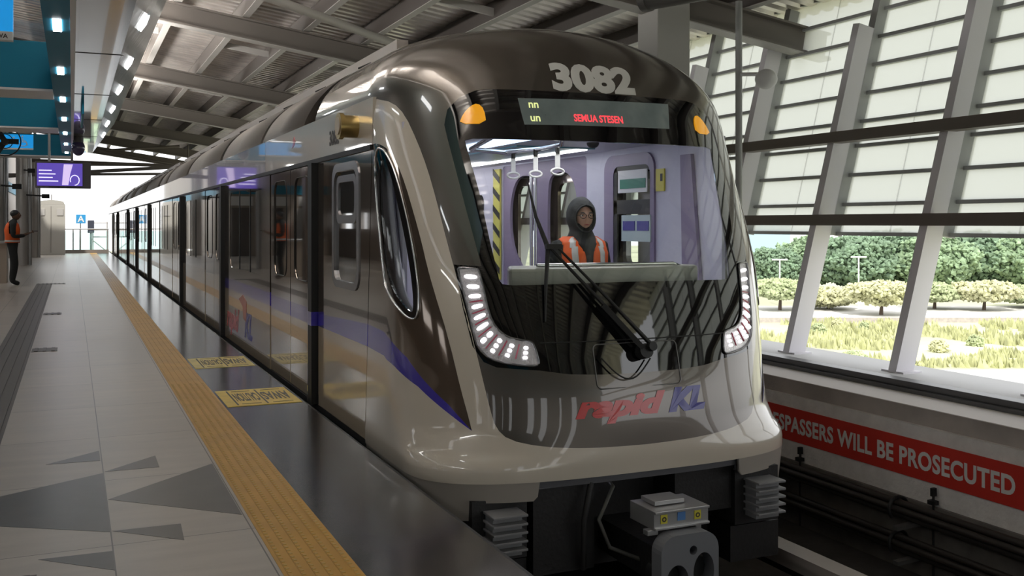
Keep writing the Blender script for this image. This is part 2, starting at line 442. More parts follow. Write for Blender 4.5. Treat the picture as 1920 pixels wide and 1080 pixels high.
for sgn in (1, -1):
    f_ = (lambda l: l) if sgn == 1 else mirror
    patch('side_cheek', f_(dk), [f_(winO)], BRONZE, T, step=ST)
    patch('swoosh_stripe', f_(sw), [], STRIPE, T, step=ST)
    wf = patch('side_window_frame', f_(winO), [f_(winL)], BLACKG, T, step=ST, off=.004, thick=.02)
    wg = patch('side_window', f_(winL), [], WIND, wf, thick=.006, step=.05)
    # chrome bead on the frame's outer edge
    pts = [S(a, q) + N(a, q) * .006 for a, q in f_(winO)]; pts.append(pts[0])
    MB().tube(pts, .007, 6, False).build('chrome_bead', CHROME, wf)
    # amber marker lamp
    am = smooth_poly([(-0.446, 2.036), (-0.341, 2.04), (-0.343, 2.133), (-0.365, 2.172), (-0.395, 2.15), (-0.425, 2.10)], 1, True)
    patch('marker_lamp', f_(am), [], AMBER, T, off=.006, thick=.012, step=.04)
    # headlamp
    lo = [(-0.530, 1.145), (-0.522, 1.158), (-0.450, 1.152), (-0.443, 1.14), (-0.434, 1.04), (-0.421, 0.886), (-0.40, 0.81), (-0.365, 0.758), (-0.32, .74), (-0.29, 0.732), (-0.278, 0.715), (-0.266, 0.61), (-0.276, 0.592), (-0.311, 0.593), (-0.401, 0.613), (-0.456, 0.66), (-0.482, 0.733), (-0.507, 0.978)]
    lo = smooth_poly(lo, 1, True)
    hl = patch('headlamp', f_(lo), [], LAMPBASE, T, off=.004, thick=.01, step=.04)
    cen = (sum(p[0] for p in lo) / len(lo), sum(p[1] for p in lo) / len(lo))
    pts = [S(a, q) + N(a, q) * .008 for a, q in f_(lo)]; pts.append(pts[0])
    MB().tube(pts, .007, 6, False).build('lamp_bezel', mat('lamp_bezel_grey', (.25, .25, .26), rough=.25, metal=.8), hl)
    leds = [((-0.508, 1.108), (-0.450, 1.102)), ((-0.501, 1.049), (-0.445, 1.046)), ((-0.496, 0.990), (-0.442, 0.995)), ((-0.488, 0.925), (-0.438, 0.942)), ((-0.482, 0.858), (-0.431, 0.892)), ((-0.474, 0.796), (-0.424, 0.842)), ((-0.462, 0.722), (-0.412, 0.790)), ((-0.426, 0.665), (-0.384, 0.752)), ((-0.373, 0.640), (-0.346, 0.722)), ((-0.311, 0.625), (-0.303, 0.708))]
    for k, (p, q) in enumerate(leds):
        nn = 1 if k < 6 else (2 if k == 6 else 3)
        mb = MB()
        for i in range(nn):
            t0 = i / nn + .06; t1 = (i + 1) / nn - .06
            A = [S(*f_([(p[0] + (q[0] - p[0]) * t, p[1] + (q[1] - p[1]) * t)])[0]) for t in (t0, t0 + (t1 - t0) * .18, t0 + (t1 - t0) * .5, t0 + (t1 - t0) * .82, t1)]
            nr = N(*f_([p])[0]); A = [x + nr * .008 for x in A]
            r = .0125 if nn == 1 else .0145
            mb.tube(A, [r * .45, r * .92, r, r * .92, r * .45], 10)
        mb.build('led_row', LED, hl)
    for k in range(2, 9):  # red bars painted in where reflections show between the LEDs
        (p0, q0), (p1, q1) = leds[k], leds[k + 1]
        A = S(*f_([((p0[0] + p1[0]) / 2, (p0[1] + p1[1]) / 2)])[0]); B = S(*f_([((q0[0] + q1[0]) / 2, (q0[1] + q1[1]) / 2)])[0])
        nr = N(*f_([p0])[0])
        MB().beam(A + nr * .006, B + nr * .006, .006, .006).build('painted_red_reflection', REDP, hl)

# destination display
def NS(dx, q, off):
    a = a_at_dx(q, dx); return S(a, q) + N(a, q) * off
dsp = [(a_at_dx(q, dx), q) for dx, q in [(-.54, 2.04), (.53, 2.055), (.56, 2.228), (-.56, 2.21)]]
dd = patch('destination_display', dens(dsp, ST), [], mat('display_glass', (.05, .06, .058), rough=.06, coat=1, vary=.5, vscale=5, emit=(.10, .12, .11), estr=.35), T, off=.003, thick=.01)
REDE = mat('red_led_text', (.6, .03, .03), emit=(1, .06, .08), estr=.9); YELE = mat('green_yellow_led', (.4, .45, .1), emit=(.75, .8, .35), estr=.7)
text('display_lettering', 'SEMUA STESEN', .066, lambda x, y, d: NS(x - .02, 2.072 + y, .006 + d), REDE, dd, bold=.0012, squeeze=.82)
text('route_digits', 'nn', .07, lambda x, y, d: NS(x - .465, 2.15 + y, .006 + d), YELE, dd, bold=.0012)
text('route_digits', 'un', .07, lambda x, y, d: NS(x - .465, 2.062 + y, .006 + d), YELE, dd, bold=.0012)
# number and logo
def nose_up(dx, s, off):       # s measured along the surface, starting at z=2.285
    q = 2.285
    return NS(dx, q + s, off)
text('fleet_number', '3082', .265, lambda x, y, d: NS(x - .01, qz(2.285) + y * .97, .003 + d), TXTG, T, bold=.014, squeeze=1.15)
text('rapid_logo', 'rapid', .165, lambda x, y, d: NS(x - .46, .292 + y + .0 * x, .003 + d), LRED, T, bold=.0095, shear=.32, align='LEFT', squeeze=1.60)
text('kl_logo', 'KL', .175, lambda x, y, d: NS(x + .165, .292 + y, .003 + d), LBLU, T, bold=.0125, shear=.32, align='LEFT', squeeze=1.25)
# hatch outline
ho = rrect(-.31, .445, .27, .70, .03)
pts = [NS(x, z, .002) for x, z in ho]; pts.append(pts[0])
MB().tube(pts, .004, 6, False).build('wiper_hatch_seam', mat('seam_grey', (.16, .155, .15), rough=.3, metal=.5), T)
# lower edge line of the windscreen glass
pts = [NS(-.63 + i * .13, .72 - .0 * i, .001) for i in range(11)]
MB().tube(pts, .004, 6).build('glass_seam', BLACK, T)
# wiper
wp = tag(MB().tube([NS(-.0, .64, .02), NS(0, .64, .09)], .045, 14).tube([NS(.03, .66, .03), NS(.03, .66, .12)], .028, 12).build('wiper', BLACK, T), 'black windscreen wiper with twin arms')
A0, A1 = NS(.0, .64, .075), NS(-.52, 1.255, .06)
B0, B1 = NS(.045, .665, .085), NS(-.485, 1.26, .075)
MB().tube([A0, (A0 + A1) / 2 + Vector((0, -.015, 0)), A1], [.016, .012, .008], 8).tube([B0, (B0 + B1) / 2 + Vector((0, -.015, 0)), B1], [.014, .010, .007], 8).beam(A0 * .97 + A1 * .03, A0 * .55 + A1 * .45, .05, .03).build('wiper_arm', BLACK, wp)
MB().tube([NS(-.585, 1.66, .02), NS(-.57, 1.45, .03), NS(-.53, 1.26, .05), NS(-.565, 1.05, .03), NS(-.59, .84, .02)], [.005, .011, .016, .011, .005], 8).beam(A1 + Vector((-.03, 0, .01)), B1 + Vector((.03, 0, -.0)), .04, .03).build('wiper_blade', BLACK, wp)
hs = [NS(-.28 + .33 * t, .62 - .12 * math.sin(t * PI) - .02 * t, .035) for t in [i / 12 for i in range(13)]]
MB().tube(hs, .005, 6).build('washer_hose', BLACK, wp)

# front skirt below the bumper crease
sk = []
def skx(dx, z):
    return (a_at_dx(z, dx), z)
crease = -.055
for sgn in (1, -1):
    f_ = (lambda l: l) if sgn == 1 else mirror
    pl = [(-a_at_y(-.055, 6.45), -.055), (-a_at_y(-.26, 6.45), -.27), (-0.60, -.27), (-.50, -.27), (-.487, -.165), (-.26, -.165), (-.245, -.14), (-.237, -.055)]
    patch('front_skirt', f_(dens(pl, ST)), [], mat('skirt_paint', (.33, .30, .265), rough=.35, coat=.6), T, off=-.004, thick=.03, step=ST)
patch('crease_lip', dens([(-.24, -.055), (-.24, -.105), (.24, -.105), (.24, -.055)], ST), [], GREYP, T, off=-.04, thick=.05)
# anti-climbers
for sx in (-.905, .895):
    o = MB()
    for k in range(5):
        z = -.205 - k * .048
        o.box((XC + sx - .105, 5.0, z - .014), (XC + sx + .105, 5.16, z))
        o.box((XC + sx - .09, 5.05, z - .048), (XC + sx + .09, 5.16, z - .014))
    ac = o.build('anticlimber', mat('anticlimber_grey', (.13, .13, .135) if sx < 0 else (.34, .33, .32), rough=.5) if False else mat('anticlimber_grey', (.2, .2, .205), rough=.5), T, bevel=.003)
    box('anticlimber_bracket', (XC + sx - .17, 5.16, -.50), (XC + sx + .17, 5.9, -.15), UNDER, ac)
# underframe
box('underframe', (XC - 1.15, 5.45, -.72), (XC + 1.15, 56, -.06), UNDER, T)
box('equipment_case', (XC - .7, 5.15, -.62), (XC - .3, 5.46, -.12), UNDER, T); box('equipment_case', (XC + .3, 5.2, -.4), (XC + .75, 5.46, -.1), UNDER, T)
MB().tube([(XC - .35, 5.1, -.1), (XC - .42, 5.05, -.3), (XC - .4, 5.1, -.6)], .018).build('brake_hose', UNDER, T)
MB().tube([(XC - .1, 5.45, -.12), (XC - .2, 5.1, -.14), (XC - .34, 5.02, -.30), (XC - .28, 5.0, -.46), (XC - .08, 4.95, -.55)], .012).build('brake_hose', mat('hose_grey', (.07, .07, .06), rough=.5), T)
box('bogie_guard', (XC - 1.1, 5.2, -.75), (XC - .72, 5.5, -.52), UNDER, T); box('bogie_guard', (XC + .72, 5.2, -.75), (XC + 1.1, 5.5, -.52), UNDER, T)
for sx in (-.75, .75):
    for yy in (6.6, 8.4, 19.5, 21.3):
        MB().tube([(XC + sx - .08, yy, -.62), (XC + sx + .08, yy, -.62)], .35, 24).build('wheel', UNDER, T)
# coupler
cp = MB().box((XC - .11, 4.75, -.62), (XC + .11, 5.6, -.42)).build('coupler', UNDER, T)
def cyl2(mbx, c, r, y0, y1, seg=28):
    return mbx.tube([(c[0], y0, c[1]), (c[0], y1, c[1])], r, seg)
plate('coupler_face', rrect(-.19, -.75, .19, -.31, .10, 7), [[(-.085 + .075 * math.cos(t * PI / 12), -.575 + .10 * math.sin(t * PI / 12)) for t in range(24)], [(.09 + .07 * math.cos(t * PI / 12), -.535 + .11 * math.sin(t * PI / 12)) for t in range(24)], [(.02 + .026 * math.cos(t * PI / 6), -.405 + .026 * math.sin(t * PI / 6)) for t in range(12)]], lambda u, v, d: (XC + .02 + u, 4.62 + d, v), .10, mat('coupler_grey', (.17, .175, .19), rough=.45), cp)
MB().tube([(XC + .11, 4.71, -.535), (XC + .11, 4.85, -.535)], .07).tube([(XC - .065, 4.71, -.575), (XC - .065, 4.85, -.575)], .07).build('coupler_recess', BLACK, cp)
cb = MB().box((XC - .155, 4.72, -.30), (XC + .21, 4.98, -.195)).box((XC - .155, 4.705, -.21), (XC + .21, 4.73, -.195)).box((XC - .155, 4.705, -.30), (XC + .21, 4.73, -.285)).box((XC - .1, 4.8, -.19), (XC + .1, 4.95, -.165)).box((XC - .19, 4.73, -.33), (XC - .12, 4.78, -.30)).box((XC + .13, 4.73, -.36), (XC + .17, 4.78, -.30)).build('electric_coupler_box', ALU, cp, bevel=.003)
for dx in (-.09, .135):
    tag(box('warning_sticker', (XC + dx - .022, 4.716, -.268), (XC + dx + .022, 4.722, -.218), mat('sticker_yellow', (.62, .55, .05), rough=.4), cb), 'small yellow warning sticker')
    text('sticker_mark', 'O', .035, lambda x, y, d, dx=dx: (XC + dx + x, 4.715 - d, -.256 + y), DKTXT, cb, bold=.002)
tag(box('data_sticker', (XC + .0, 4.716, -.262), (XC + .052, 4.722, -.215), mat('sticker_blue', (.08, .2, .45), rough=.4), cb), 'small blue sticker')

# ---------------------------------------------------------------- body sides
XL = XC - 1.33; XR = XC + 1.33
def Lm(u, v, d): return (XL + d, u, v)          # left outer wall, thickness to the inside
def Rm(u, v, d): return (XR - d, u, v)
ZB, ZD, ZT = -.03, 1.94, 2.25
YE = 57.0
def side_sec(y0, y1, mp, holes=(), dark=True):
    lo_ = [(y0, ZB), (y1, ZB), (y1, .60), (y0, .60)]
    plate('lower_side_panel', lo_, [], mp, .04, BEIGE_G, T)
    plate('side_stripe', [(y0, .60), (y1, .60), (y1, .725), (y0, .735)], [], mp, .04, STRIPE2 if y0 < 12 else BEIGE_G, T)
    plate('upper_side_panel', [(y0, .735), (y1, .725), (y1, ZD - .035), (y0, ZD - .035)], holes, mp, .04, BRONZE, T)
for side, mp in ((-1, Lm), (1, Rm)):
    s0 = seam(.6)
    ins = .018
    def q(z): return seam(z) + .012
    hole = rrect(6.60, .95, 7.36, 1.86, .13) if side < 0 else rrect(6.86, 1.02, 7.52, 1.86, .10)
    plate('lower_side_panel', [(q(ZB), ZB), (7.84, ZB), (7.84, .60), (q(.6), .60)], [], mp, .04, BEIGE_G, T)
    plate('side_stripe', [(q(.6), .60), (7.84, .60), (7.84, .70), (q(.75), .75)], [], mp, .04, STRIPE, T)
    plate('upper_side_panel', [(q(.75), .75), (7.84, .70), (7.84, 1.905), (q(1.9), 1.905)], [hole], mp, .04, BRONZE, T)
    wf = plate('vent_window_frame', hole, [rrect(*( (6.66, 1.0, 7.30, 1.80, .1) if side < 0 else (6.92, 1.06, 7.46, 1.80, .08)))], lambda u, v, d: mp(u, v, d - .008), .05, mat('window_frame_grey', (.3, .3, .31), rough=.25, metal=.6), T)
    plate('window_glass', rrect(*((6.66, 1.0, 7.30, 1.80, .1) if side < 0 else (6.92, 1.06, 7.46, 1.80, .08))), [], lambda u, v, d: mp(u, v, d + .012), .008, SIDEGL if side < 0 else WIND, wf)
    if side < 0:
        plate('vent_sash', rrect(6.70, 1.42, 7.26, 1.77, .07), [rrect(6.75, 1.48, 7.21, 1.72, .05)], lambda u, v, d: mp(u, v, d + .002), .012, mat('window_frame_grey', (.3, .3, .31)), wf)
    else:
        box('transom', (XR - .05, 6.92, 1.50), (XR - .01, 7.46, 1.62), BLACK, wf)
    plate('cantrail_panel', [(q(ZD), ZD), (10.2, ZD), (10.2, ZT), (q(ZT), ZT)], [], mp, .04, BEIGE, T)
    plate('gutter_rail', [(q(1.9), 1.905), (YE, 1.905), (YE, ZD), (q(ZD), ZD)], [], lambda u, v, d: mp(u, v, d - .012), .05, BLACK, T)
    plate('sill_rail', [(6.45, -.16), (YE, -.16), (YE, -.03), (6.45, -.03)], [], mp, .05, BLACK, T)
    y = 10.2
    while y < YE - .1:
        y1 = min(y + 5.25, YE)
        plate('cantrail_panel', [(y + .015, ZD), (y1, ZD), (y1, ZT), (y + .015, ZT)], [], mp, .04, mat('cantrail_grey', (.40, .37, .34), rough=.2, coat=1, metal=.2) if y > 10 else BEIGE, T)
        y = y1
    doors = [7.97, 13.23, 18.47, 26.7, 31.95, 37.2, 45.5, 50.6]
    ends = [23.4, 42.2]
    for yd in doors:
        pd = .05 if side < 0 else .01
        post = plate('door_post', [(yd - .10, -.03), (yd + .035, -.03), (yd + .035, 1.905), (yd - .10, 1.905)], [], lambda u, v, d: mp(u, v, d - pd), .05 + pd, BLACK, T)
        if side < 0:
            if yd < 9: plate('post_stripe', [(yd - .1015, .60), (yd + .02, .60), (yd + .02, .71), (yd - .1015, .71)], [], lambda u, v, d: mp(u, v, d - pd - .001), .06, STRIPE, post)
            plate('post_chrome_edge', [(yd + .02, -.02), (yd + .04, -.02), (yd + .04, .9), (yd + .02, .9)], [], lambda u, v, d: mp(u, v, d - pd - .002), .01, CHROME, post)
        for k in (0, 1):
            y0 = yd + .05 + k * .96; y1 = y0 + .94
            wh = rrect(y0 + .17, .93, y1 - .17, 1.82, .12)
            dr = plate('door', [(y0, -.02), (y1, -.02), (y1, .585), (y0, .585)], [], lambda u, v, d: mp(u, v, d + .006), .035, BEIGE_G, T)
            plate('door_stripe', [(y0, .585), (y1, .585), (y1, .715), (y0, .715)], [], lambda u, v, d: mp(u, v, d + .006), .035, STRIPE2 if yd < 9 else BEIGE_G, dr)
            plate('door_upper_panel', [(y0, .715), (y1, .715), (y1, 1.90), (y0, 1.90)], [wh], lambda u, v, d: mp(u, v, d + .006), .035, BRONZE, dr)
            if side < 0 or yd < 9:
                plate('door_window', wh, [], lambda u, v, d: mp(u, v, d + .012), .008, SIDEGL if side < 0 else WIND, dr)
                rim = [Vector(mp(u, v, .004)) for u, v in wh]; rim.append(rim[0])
                if side < 0: MB().tube(rim, .004, 5, False).build('door_window_seal', BLACK, dr)
    # panels between doors
    gaps = [(9.96, 13.12), (15.22, 18.36), (20.46, 23.3), (23.6, 26.58), (28.7, 31.84), (33.95, 37.08), (39.2, 42.1), (42.4, 45.38), (47.5, 50.48), (52.6, YE)]
    for y0, y1 in gaps:
        L_ = y1 - y0
        wh = rrect(y0 + .45, .88, y1 - .45, 1.80, .14)
        side_sec(y0, y1, mp, [wh])
        if side < 0 or y0 < 14:
            plate('body_window', wh, [], lambda u, v, d: mp(u, v, d + .004), .01, SIDEGL, T)
            for k in (1, 2):
                yy = y0 + .45 + (L_ - .9) * k / 3
                MB().box(mp(yy - .012, .88, -.002), mp(yy + .012, 1.80, .02)).build('window_mullion', BLACK, T)
    for ye in ends:
        plate('gangway_bellows', [(ye - .09, -.05), (ye + .19, -.05), (ye + .19, 2.2), (ye - .09, 2.2)], [], lambda u, v, d: mp(u, v, d + .03), .05, mat('gangway_grey', (.10, .09, .085), rough=.7), T)
box('rear_wall', (XL, YE, -.1), (XR, YE + .05, 2.25), UNDER, T)

# roof: constant section behind the dome, fairings and rail
prof = []
for i in range(25):
    q = QM + (QTOP - .004 - QM) * i / 24; z = zq(q); prof.append((interp(z)[0], z))
def roof_seg(name, y0, y1, m, off=0.0, slant=0.0, zlo=2.25):
    pts = [(-w_ - off * .7, z + off) for w_, z in prof if z >= zlo] + [(w_ + off * .7, z + off) for w_, z in prof[::-1] if z >= zlo]
    n = len(pts); vs_ = []
    for yy, sl in ((y0, slant), (y1, slant)):
        for x, z in pts: vs_.append((XC + x, yy + sl * (z - 2.25), z))
    fs_ = [(i, i + 1, n + i + 1, n + i) for i in range(n - 1)] + [tuple(range(n)), tuple(range(n, 2 * n))[::-1]]
    mb = MB(); mb.v = [tuple(v) for v in vs_]; mb.f = fs_; mb.sm = [True] * (n - 1) + [False, False]
    return mb.build(name, m, T)
ROOFD = mat('roof_shroud_dark', (.15, .13, .115), rough=.5, metal=.2)
ROOFL = mat('roof_shroud_light', (.26, .235, .215), rough=.55, metal=.1)
box('roof_core', (XC - 1.22, 6.6, 2.18), (XC + 1.22, 57, 2.45), UNDER, T)
segs = [(8.0, 10.0, .7), (10.15, 13.0, .7), (13.25, 17.2, .7), (17.5, 21.3, .7), (21.6, 23.2, .7), (23.8, 28, .7), (28.3, 33, .7), (33.3, 38, .7), (38.3, 42, .7), (42.5, 48, .7), (48.3, 56, .7)]
for k, (y0, y1, sl) in enumerate(segs):
    roof_seg('roof_fairing', y0 + .43, y1 + .43, ROOFD if k == 0 else ROOFL, 0, -sl)
for sx in (-1, 1):
    o = MB()
    for a, b in ((7.3, 13), (13, 23), (24, 42), (43, 56)):
        o.beam((XC + sx * .80, a, 2.80), (XC + sx * .80, b, 2.80), .09, .075)
    o.build('roof_walk_rail', mat('roof_rail_tan', (.50, .45, .41), rough=.4, metal=.3), T)
    o = MB()
    for y in [8 + 1.6 * i for i in range(28)]:
        o.tube([(XC + sx * .80, y, 2.78), (XC + sx * .93, y + .1, 2.72)], .012, 6)
    o.build('rail_bracket', BLACK, T)
for y in (11.2, 15.5, 27, 34, 46):
    MB().box((XC - .65, y, 2.8), (XC + .65, y + 2.2, 3.0)).build('roof_air_conditioner', ROOFL, T, bevel=.04)
# horn on the cantrail, fleet number, emblem
hn = MB().tube([(XL - .10, 6.68, 2.09), (XL + .02, 6.68, 2.09)], .078, 24).tube([(XL - .13, 6.68, 2.09), (XL - .10, 6.68, 2.09)], [.092, .092], 24).build('brass_beacon', GOLD, T)
MB().tube([(XL - .137, 6.68, 2.09), (XL - .131, 6.68, 2.09)], .06, 20).build('beacon_face', mat('beacon_face_tan', (.5, .42, .3), rough=.4), hn)
def LT(y0, z0, off=.002): return lambda x, y, d: (XL - off - d, y0 - x, z0 + y)
text('side_number', '3082', .15, LT(7.32, 2.015), DKTXT, T, bold=.004, squeeze=1.0)
MB().prism([(8.86, 2.09), (8.80, 2.16), (8.84, 2.15), (8.78, 2.19), (8.72, 2.15), (8.78, 2.11)], lambda u, v, d: (XL - .003 + d, u, v), 0, .004).build('red_emblem', LRED, T)
text('side_rapid_logo', 'rapid', .36, LT(12.95, .14), LRED, T, bold=.014, shear=.3, align='LEFT', squeeze=1.25)
text('side_kl_logo', 'KL', .38, LT(11.53, .14), LBLU, T, bold=.014, shear=.3, align='LEFT', squeeze=1.15)
MB().prism([(11.95, .53), (11.65, .60), (11.40, .54), (11.40, .30), (11.62, .33), (11.66, .46)], lambda u, v, d: (XL - .003 + d, u, v), 0, .004).build('red_side_emblem', mat('rust_red', (.38, .08, .04), rough=.3), T)

# ---------------------------------------------------------------- cabin interior
inn = empty('cabin_interior', (0, 0, 0), T)
box('cabin_floor', (XC - 1.25, 5.6, -.06), (XC + 1.25, 23, -.01), mat('cabin_floor_grey', (.2, .2, .22), rough=.5), inn)
ZC = 2.06
MB().prism([(XC - .75, 5.74), (XC + .75, 5.74), (XC + 1.05, 5.90), (XC + 1.25, 6.3), (XC + 1.25, 23), (XC - 1.25, 23), (XC - 1.25, 6.3), (XC - 1.05, 5.90)], lambda u, v, d: (u, v, d), ZC, ZC + .03).build('cabin_ceiling', CEILI, inn)
def RI(u, v, d): return (XC + 1.20 + d, u, v)
def LI(u, v, d): return (XC - 1.20 - d, u, v)
dw = [smooth_poly([(8.20, 1.62), (8.36, 1.92), (8.78, 1.92), (8.86, 1.75), (8.86, 1.05), (8.6, .82), (8.34, .86), (8.22, 1.1)], 2, True),
      smooth_poly([(9.12, 1.75), (9.2, 1.92), (9.62, 1.92), (9.80, 1.62), (9.76, 1.2), (9.5, .95), (9.2, .85), (9.12, 1.05)], 2, True)]
vh = rrect(6.86, .98, 7.52, 1.93, .12)
cabw = smooth_poly([(6.18, 1.88), (6.0, 1.82), (5.9, 1.4), (5.85, 1.0), (6.05, .9), (6.22, 1.05), (6.24, 1.5)], 2, True)
base = [(5.95, -.01), (23, -.01), (23, ZC), (5.95, ZC)]
dsr = rrect(8.02, -.005, 9.96, 2.045, .05)
farh = [rrect(10.5, .9, 12.6, 1.75, .1)]
plate('cabin_side_wall', base, [vh, dsr] + farh, RI, .03, LAV, inn)
plate('cabin_side_wall', base, [rrect(6.6, .98, 7.36, 1.86, .12)], LI, .03, LAV, inn)
plate('cabin_door_lining', dsr, dw, lambda u, v, d: RI(u, v, d + .01), .03, PURP, inn)
plate('purple_window_surround', rrect(6.84, .6, 7.66, 2.01, .14), [rrect(6.90, 1.0, 7.50, 1.91, .08)], lambda u, v, d: RI(u, v, d - .02), .03, PURP, inn)
pf = box('window_blackout_strip', (XC + 1.185, 6.90, 1.50), (XC + 1.2, 7.50, 1.62), BLACK, inn)
pf = box('window_header', (XC + 1.185, 6.90, 1.86), (XC + 1.2, 7.50, 1.92), BLACK, inn)
pf = box('window_jamb', (XC + 1.185, 7.44, 1.0), (XC + 1.2, 7.50, 1.9), BLACK, inn)
nb = tag(box('notice_board', (XC + 1.17, 6.93, 1.68), (XC + 1.18, 7.40, 1.87), WHITE, inn), 'white and green notice')
box('green_band', (XC + 1.165, 6.95, 1.715), (XC + 1.172, 7.36, 1.795), mat('notice_green', (.02, .22, .14), rough=.4), nb)
nb = tag(box('notice_board', (XC + 1.17, 6.88, 1.27), (XC + 1.18, 7.34, 1.49), mat('notice_pale', (.5, .6, .6), rough=.4), inn), 'pale notice with two dark blue blocks')
box('blue_block', (XC + 1.165, 6.90, 1.36), (XC + 1.172, 7.08, 1.44), LBLU, nb); box('blue_block', (XC + 1.165, 7.12, 1.36), (XC + 1.172, 7.31, 1.44), LBLU, nb)
ys = tag(box('warning_sticker', (XC + 1.185, 6.70, 1.68), (XC + 1.198, 6.82, 1.86), mat('sticker_yellow', (.62, .55, .05)), inn), 'yellow warning sticker')
box('sticker_mark', (XC + 1.182, 6.72, 1.76), (XC + 1.186, 6.75, 1.82), BLACK, ys)
# cab pillar round the side windows
for s_ in (1, -1):
    pillar = MB()
    f_ = (lambda l: l) if s_ == 1 else mirror
    wi = [(a, q) for a, q in winO]
    lin = [(-.98, .6), (-.62, .6), (-.66, 1.4), (-.72, 1.97), (-1.02, 1.97)]
    patch('cab_pillar_lining', f_(dens(lin, .06)), [f_(winO)] if False else [f_(smooth_poly([(-.93, 1.84), (-.86, 1.8), (-.82, 1.5), (-.79, 1.2), (-.775, .95), (-.8, .87), (-.90, .95), (-.955, 1.1), (-.965, 1.4)], 2, True))], PURP if False else LAV, inn, off=-.06, thick=.02, step=.06)
    xx = XC - s_ * 1.19
    plate('purple_cab_pillar', [(6.13, .55), (6.40, .55), (6.44, 1.95), (6.30, 1.95)], [], lambda u, v, d: (xx + s_ * (d - .005), u, v), .03, PURP, inn)
hb = box('hazard_strip', (XC + 1.17, 9.98, .8), (XC + 1.19, 10.16, 2.02), mat('hazard_yellow', (.62, .58, .12), rough=.5), inn)
for k in range(6):
    z = .86 + k * .2
    MB().prism([(9.98, z), (10.16, z + .10), (10.16, z + .17), (9.98, z + .07)], lambda u, v, d: (XC + 1.165 + d, u, v), 0, .006).build('hazard_bar', BLACK, hb)
MB().tube([(XC + 1.12, 9.05, .1), (XC + 1.12, 9.05, 1.9)], .018).tube([(XC + 1.12, 8.95, .1), (XC + 1.12, 8.95, 1.9)], .018).build('door_edge_pole', CHROME, inn)
MB().tube([(XC + 1.14, 10.5, 1.0), (XC + 1.02, 10.5, 1.2), (XC + 1.02, 10.5, 1.5), (XC + 1.14, 10.5, 1.6)], .02).build('grab_handle', GREYP, inn)
# overhead rail with three strap handles
rl = MB().tube([(2.45, 5.9, 2.05), (2.50, 5.95, 1.98), (2.62, 6.6, 1.955), (3.0, 6.75, 1.945)], .017).tube([(2.95, 6.75, 1.95), (3.05, 6.3, 1.95), (3.02, 5.95, 1.955), (3.02, 5.92, 2.05)], .017).build('grab_rail', CHROME, inn)
for x, y in ((2.98, 6.66), (3.03, 6.38), (3.04, 6.05)):
    st = MB().tube([(x, y, 1.95), (x, y, 1.90)], .016).build('strap_clamp', BLACK, rl)
    ringp = [(x + .048 * math.cos(t * PI / 8), y, 1.775 + .022 * math.sin(t * PI / 8)) for t in range(17)]
    MB().tube(ringp, .008, 8, False).box((x - .018, y - .003, 1.79), (x + .018, y + .003, 1.90)).build('strap_handle', WHITE, rl)
lt = MB().box((2.93, 6.5, ZC - .02), (3.12, 9.5, ZC)).build('cabin_light', mat('cabin_light_strip', (1, 1, 1), emit=(.55, .72, 1), estr=2.2), inn)
box('cabin_fill_bar', (3.9, 7.4, ZC - .02), (4.0, 15, ZC), mat('cabin_fill_bar', (1, 1, 1), emit=(1, .97, 1), estr=7.0), inn)
box('cabin_fill_bar', (2.6, 5.85, ZC - .012), (3.7, 6.12, ZC - .001), mat('cabin_fill_bar', (1, 1, 1)), inn)  # unseen glowing panel added behind the windscreen header to brighten the cab
box('cabin_fill_bar', (2.2, 7.4, ZC - .02), (2.3, 15, ZC), mat('cabin_fill_bar', (1, 1, 1)), inn)
box('teal_ceiling_panel', (3.32, 7.35, ZC - .012), (4.05, 9.3, ZC), mat('teal_map_panel', (.10, .32, .36), rough=.3), inn)
MB().ellip((3.77, 6.88, ZC - .005), (.05, .05, .04)).build('ceiling_camera', BLACK, inn)
# console
ck = MB()
V0 = []
pts_f = [(2.44, 5.50), (2.9, 5.40), (3.4, 5.40), (3.86, 5.50)]
co = [(2.44, 5.52), (2.8, 5.43), (3.2, 5.41), (3.5, 5.43), (3.83, 5.52), (3.72, 5.86), (2.58, 5.86)]
MB().prism(co, lambda u, v, d: (u, v, d), .30, 1.145).build('console', DESK, inn, bevel=.02)
MB().tube([(2.62, 5.50, 1.16), (3.6, 5.48, 1.16), (3.72, 5.55, 1.13)], .012).build('console_lip', CHROME, inn)
# saloon partition far back so that the view ends
box('saloon_end_wall', (XC - 1.2, 22.9, 0), (XC + 1.2, 22.95, 2.05), LAV, inn)

def rebase(root, base):
    b = Vector(base); root.location = b
    for ch in root.children: ch.location = ch.location - b
rebase(train, (XC, 5.0, -.9))

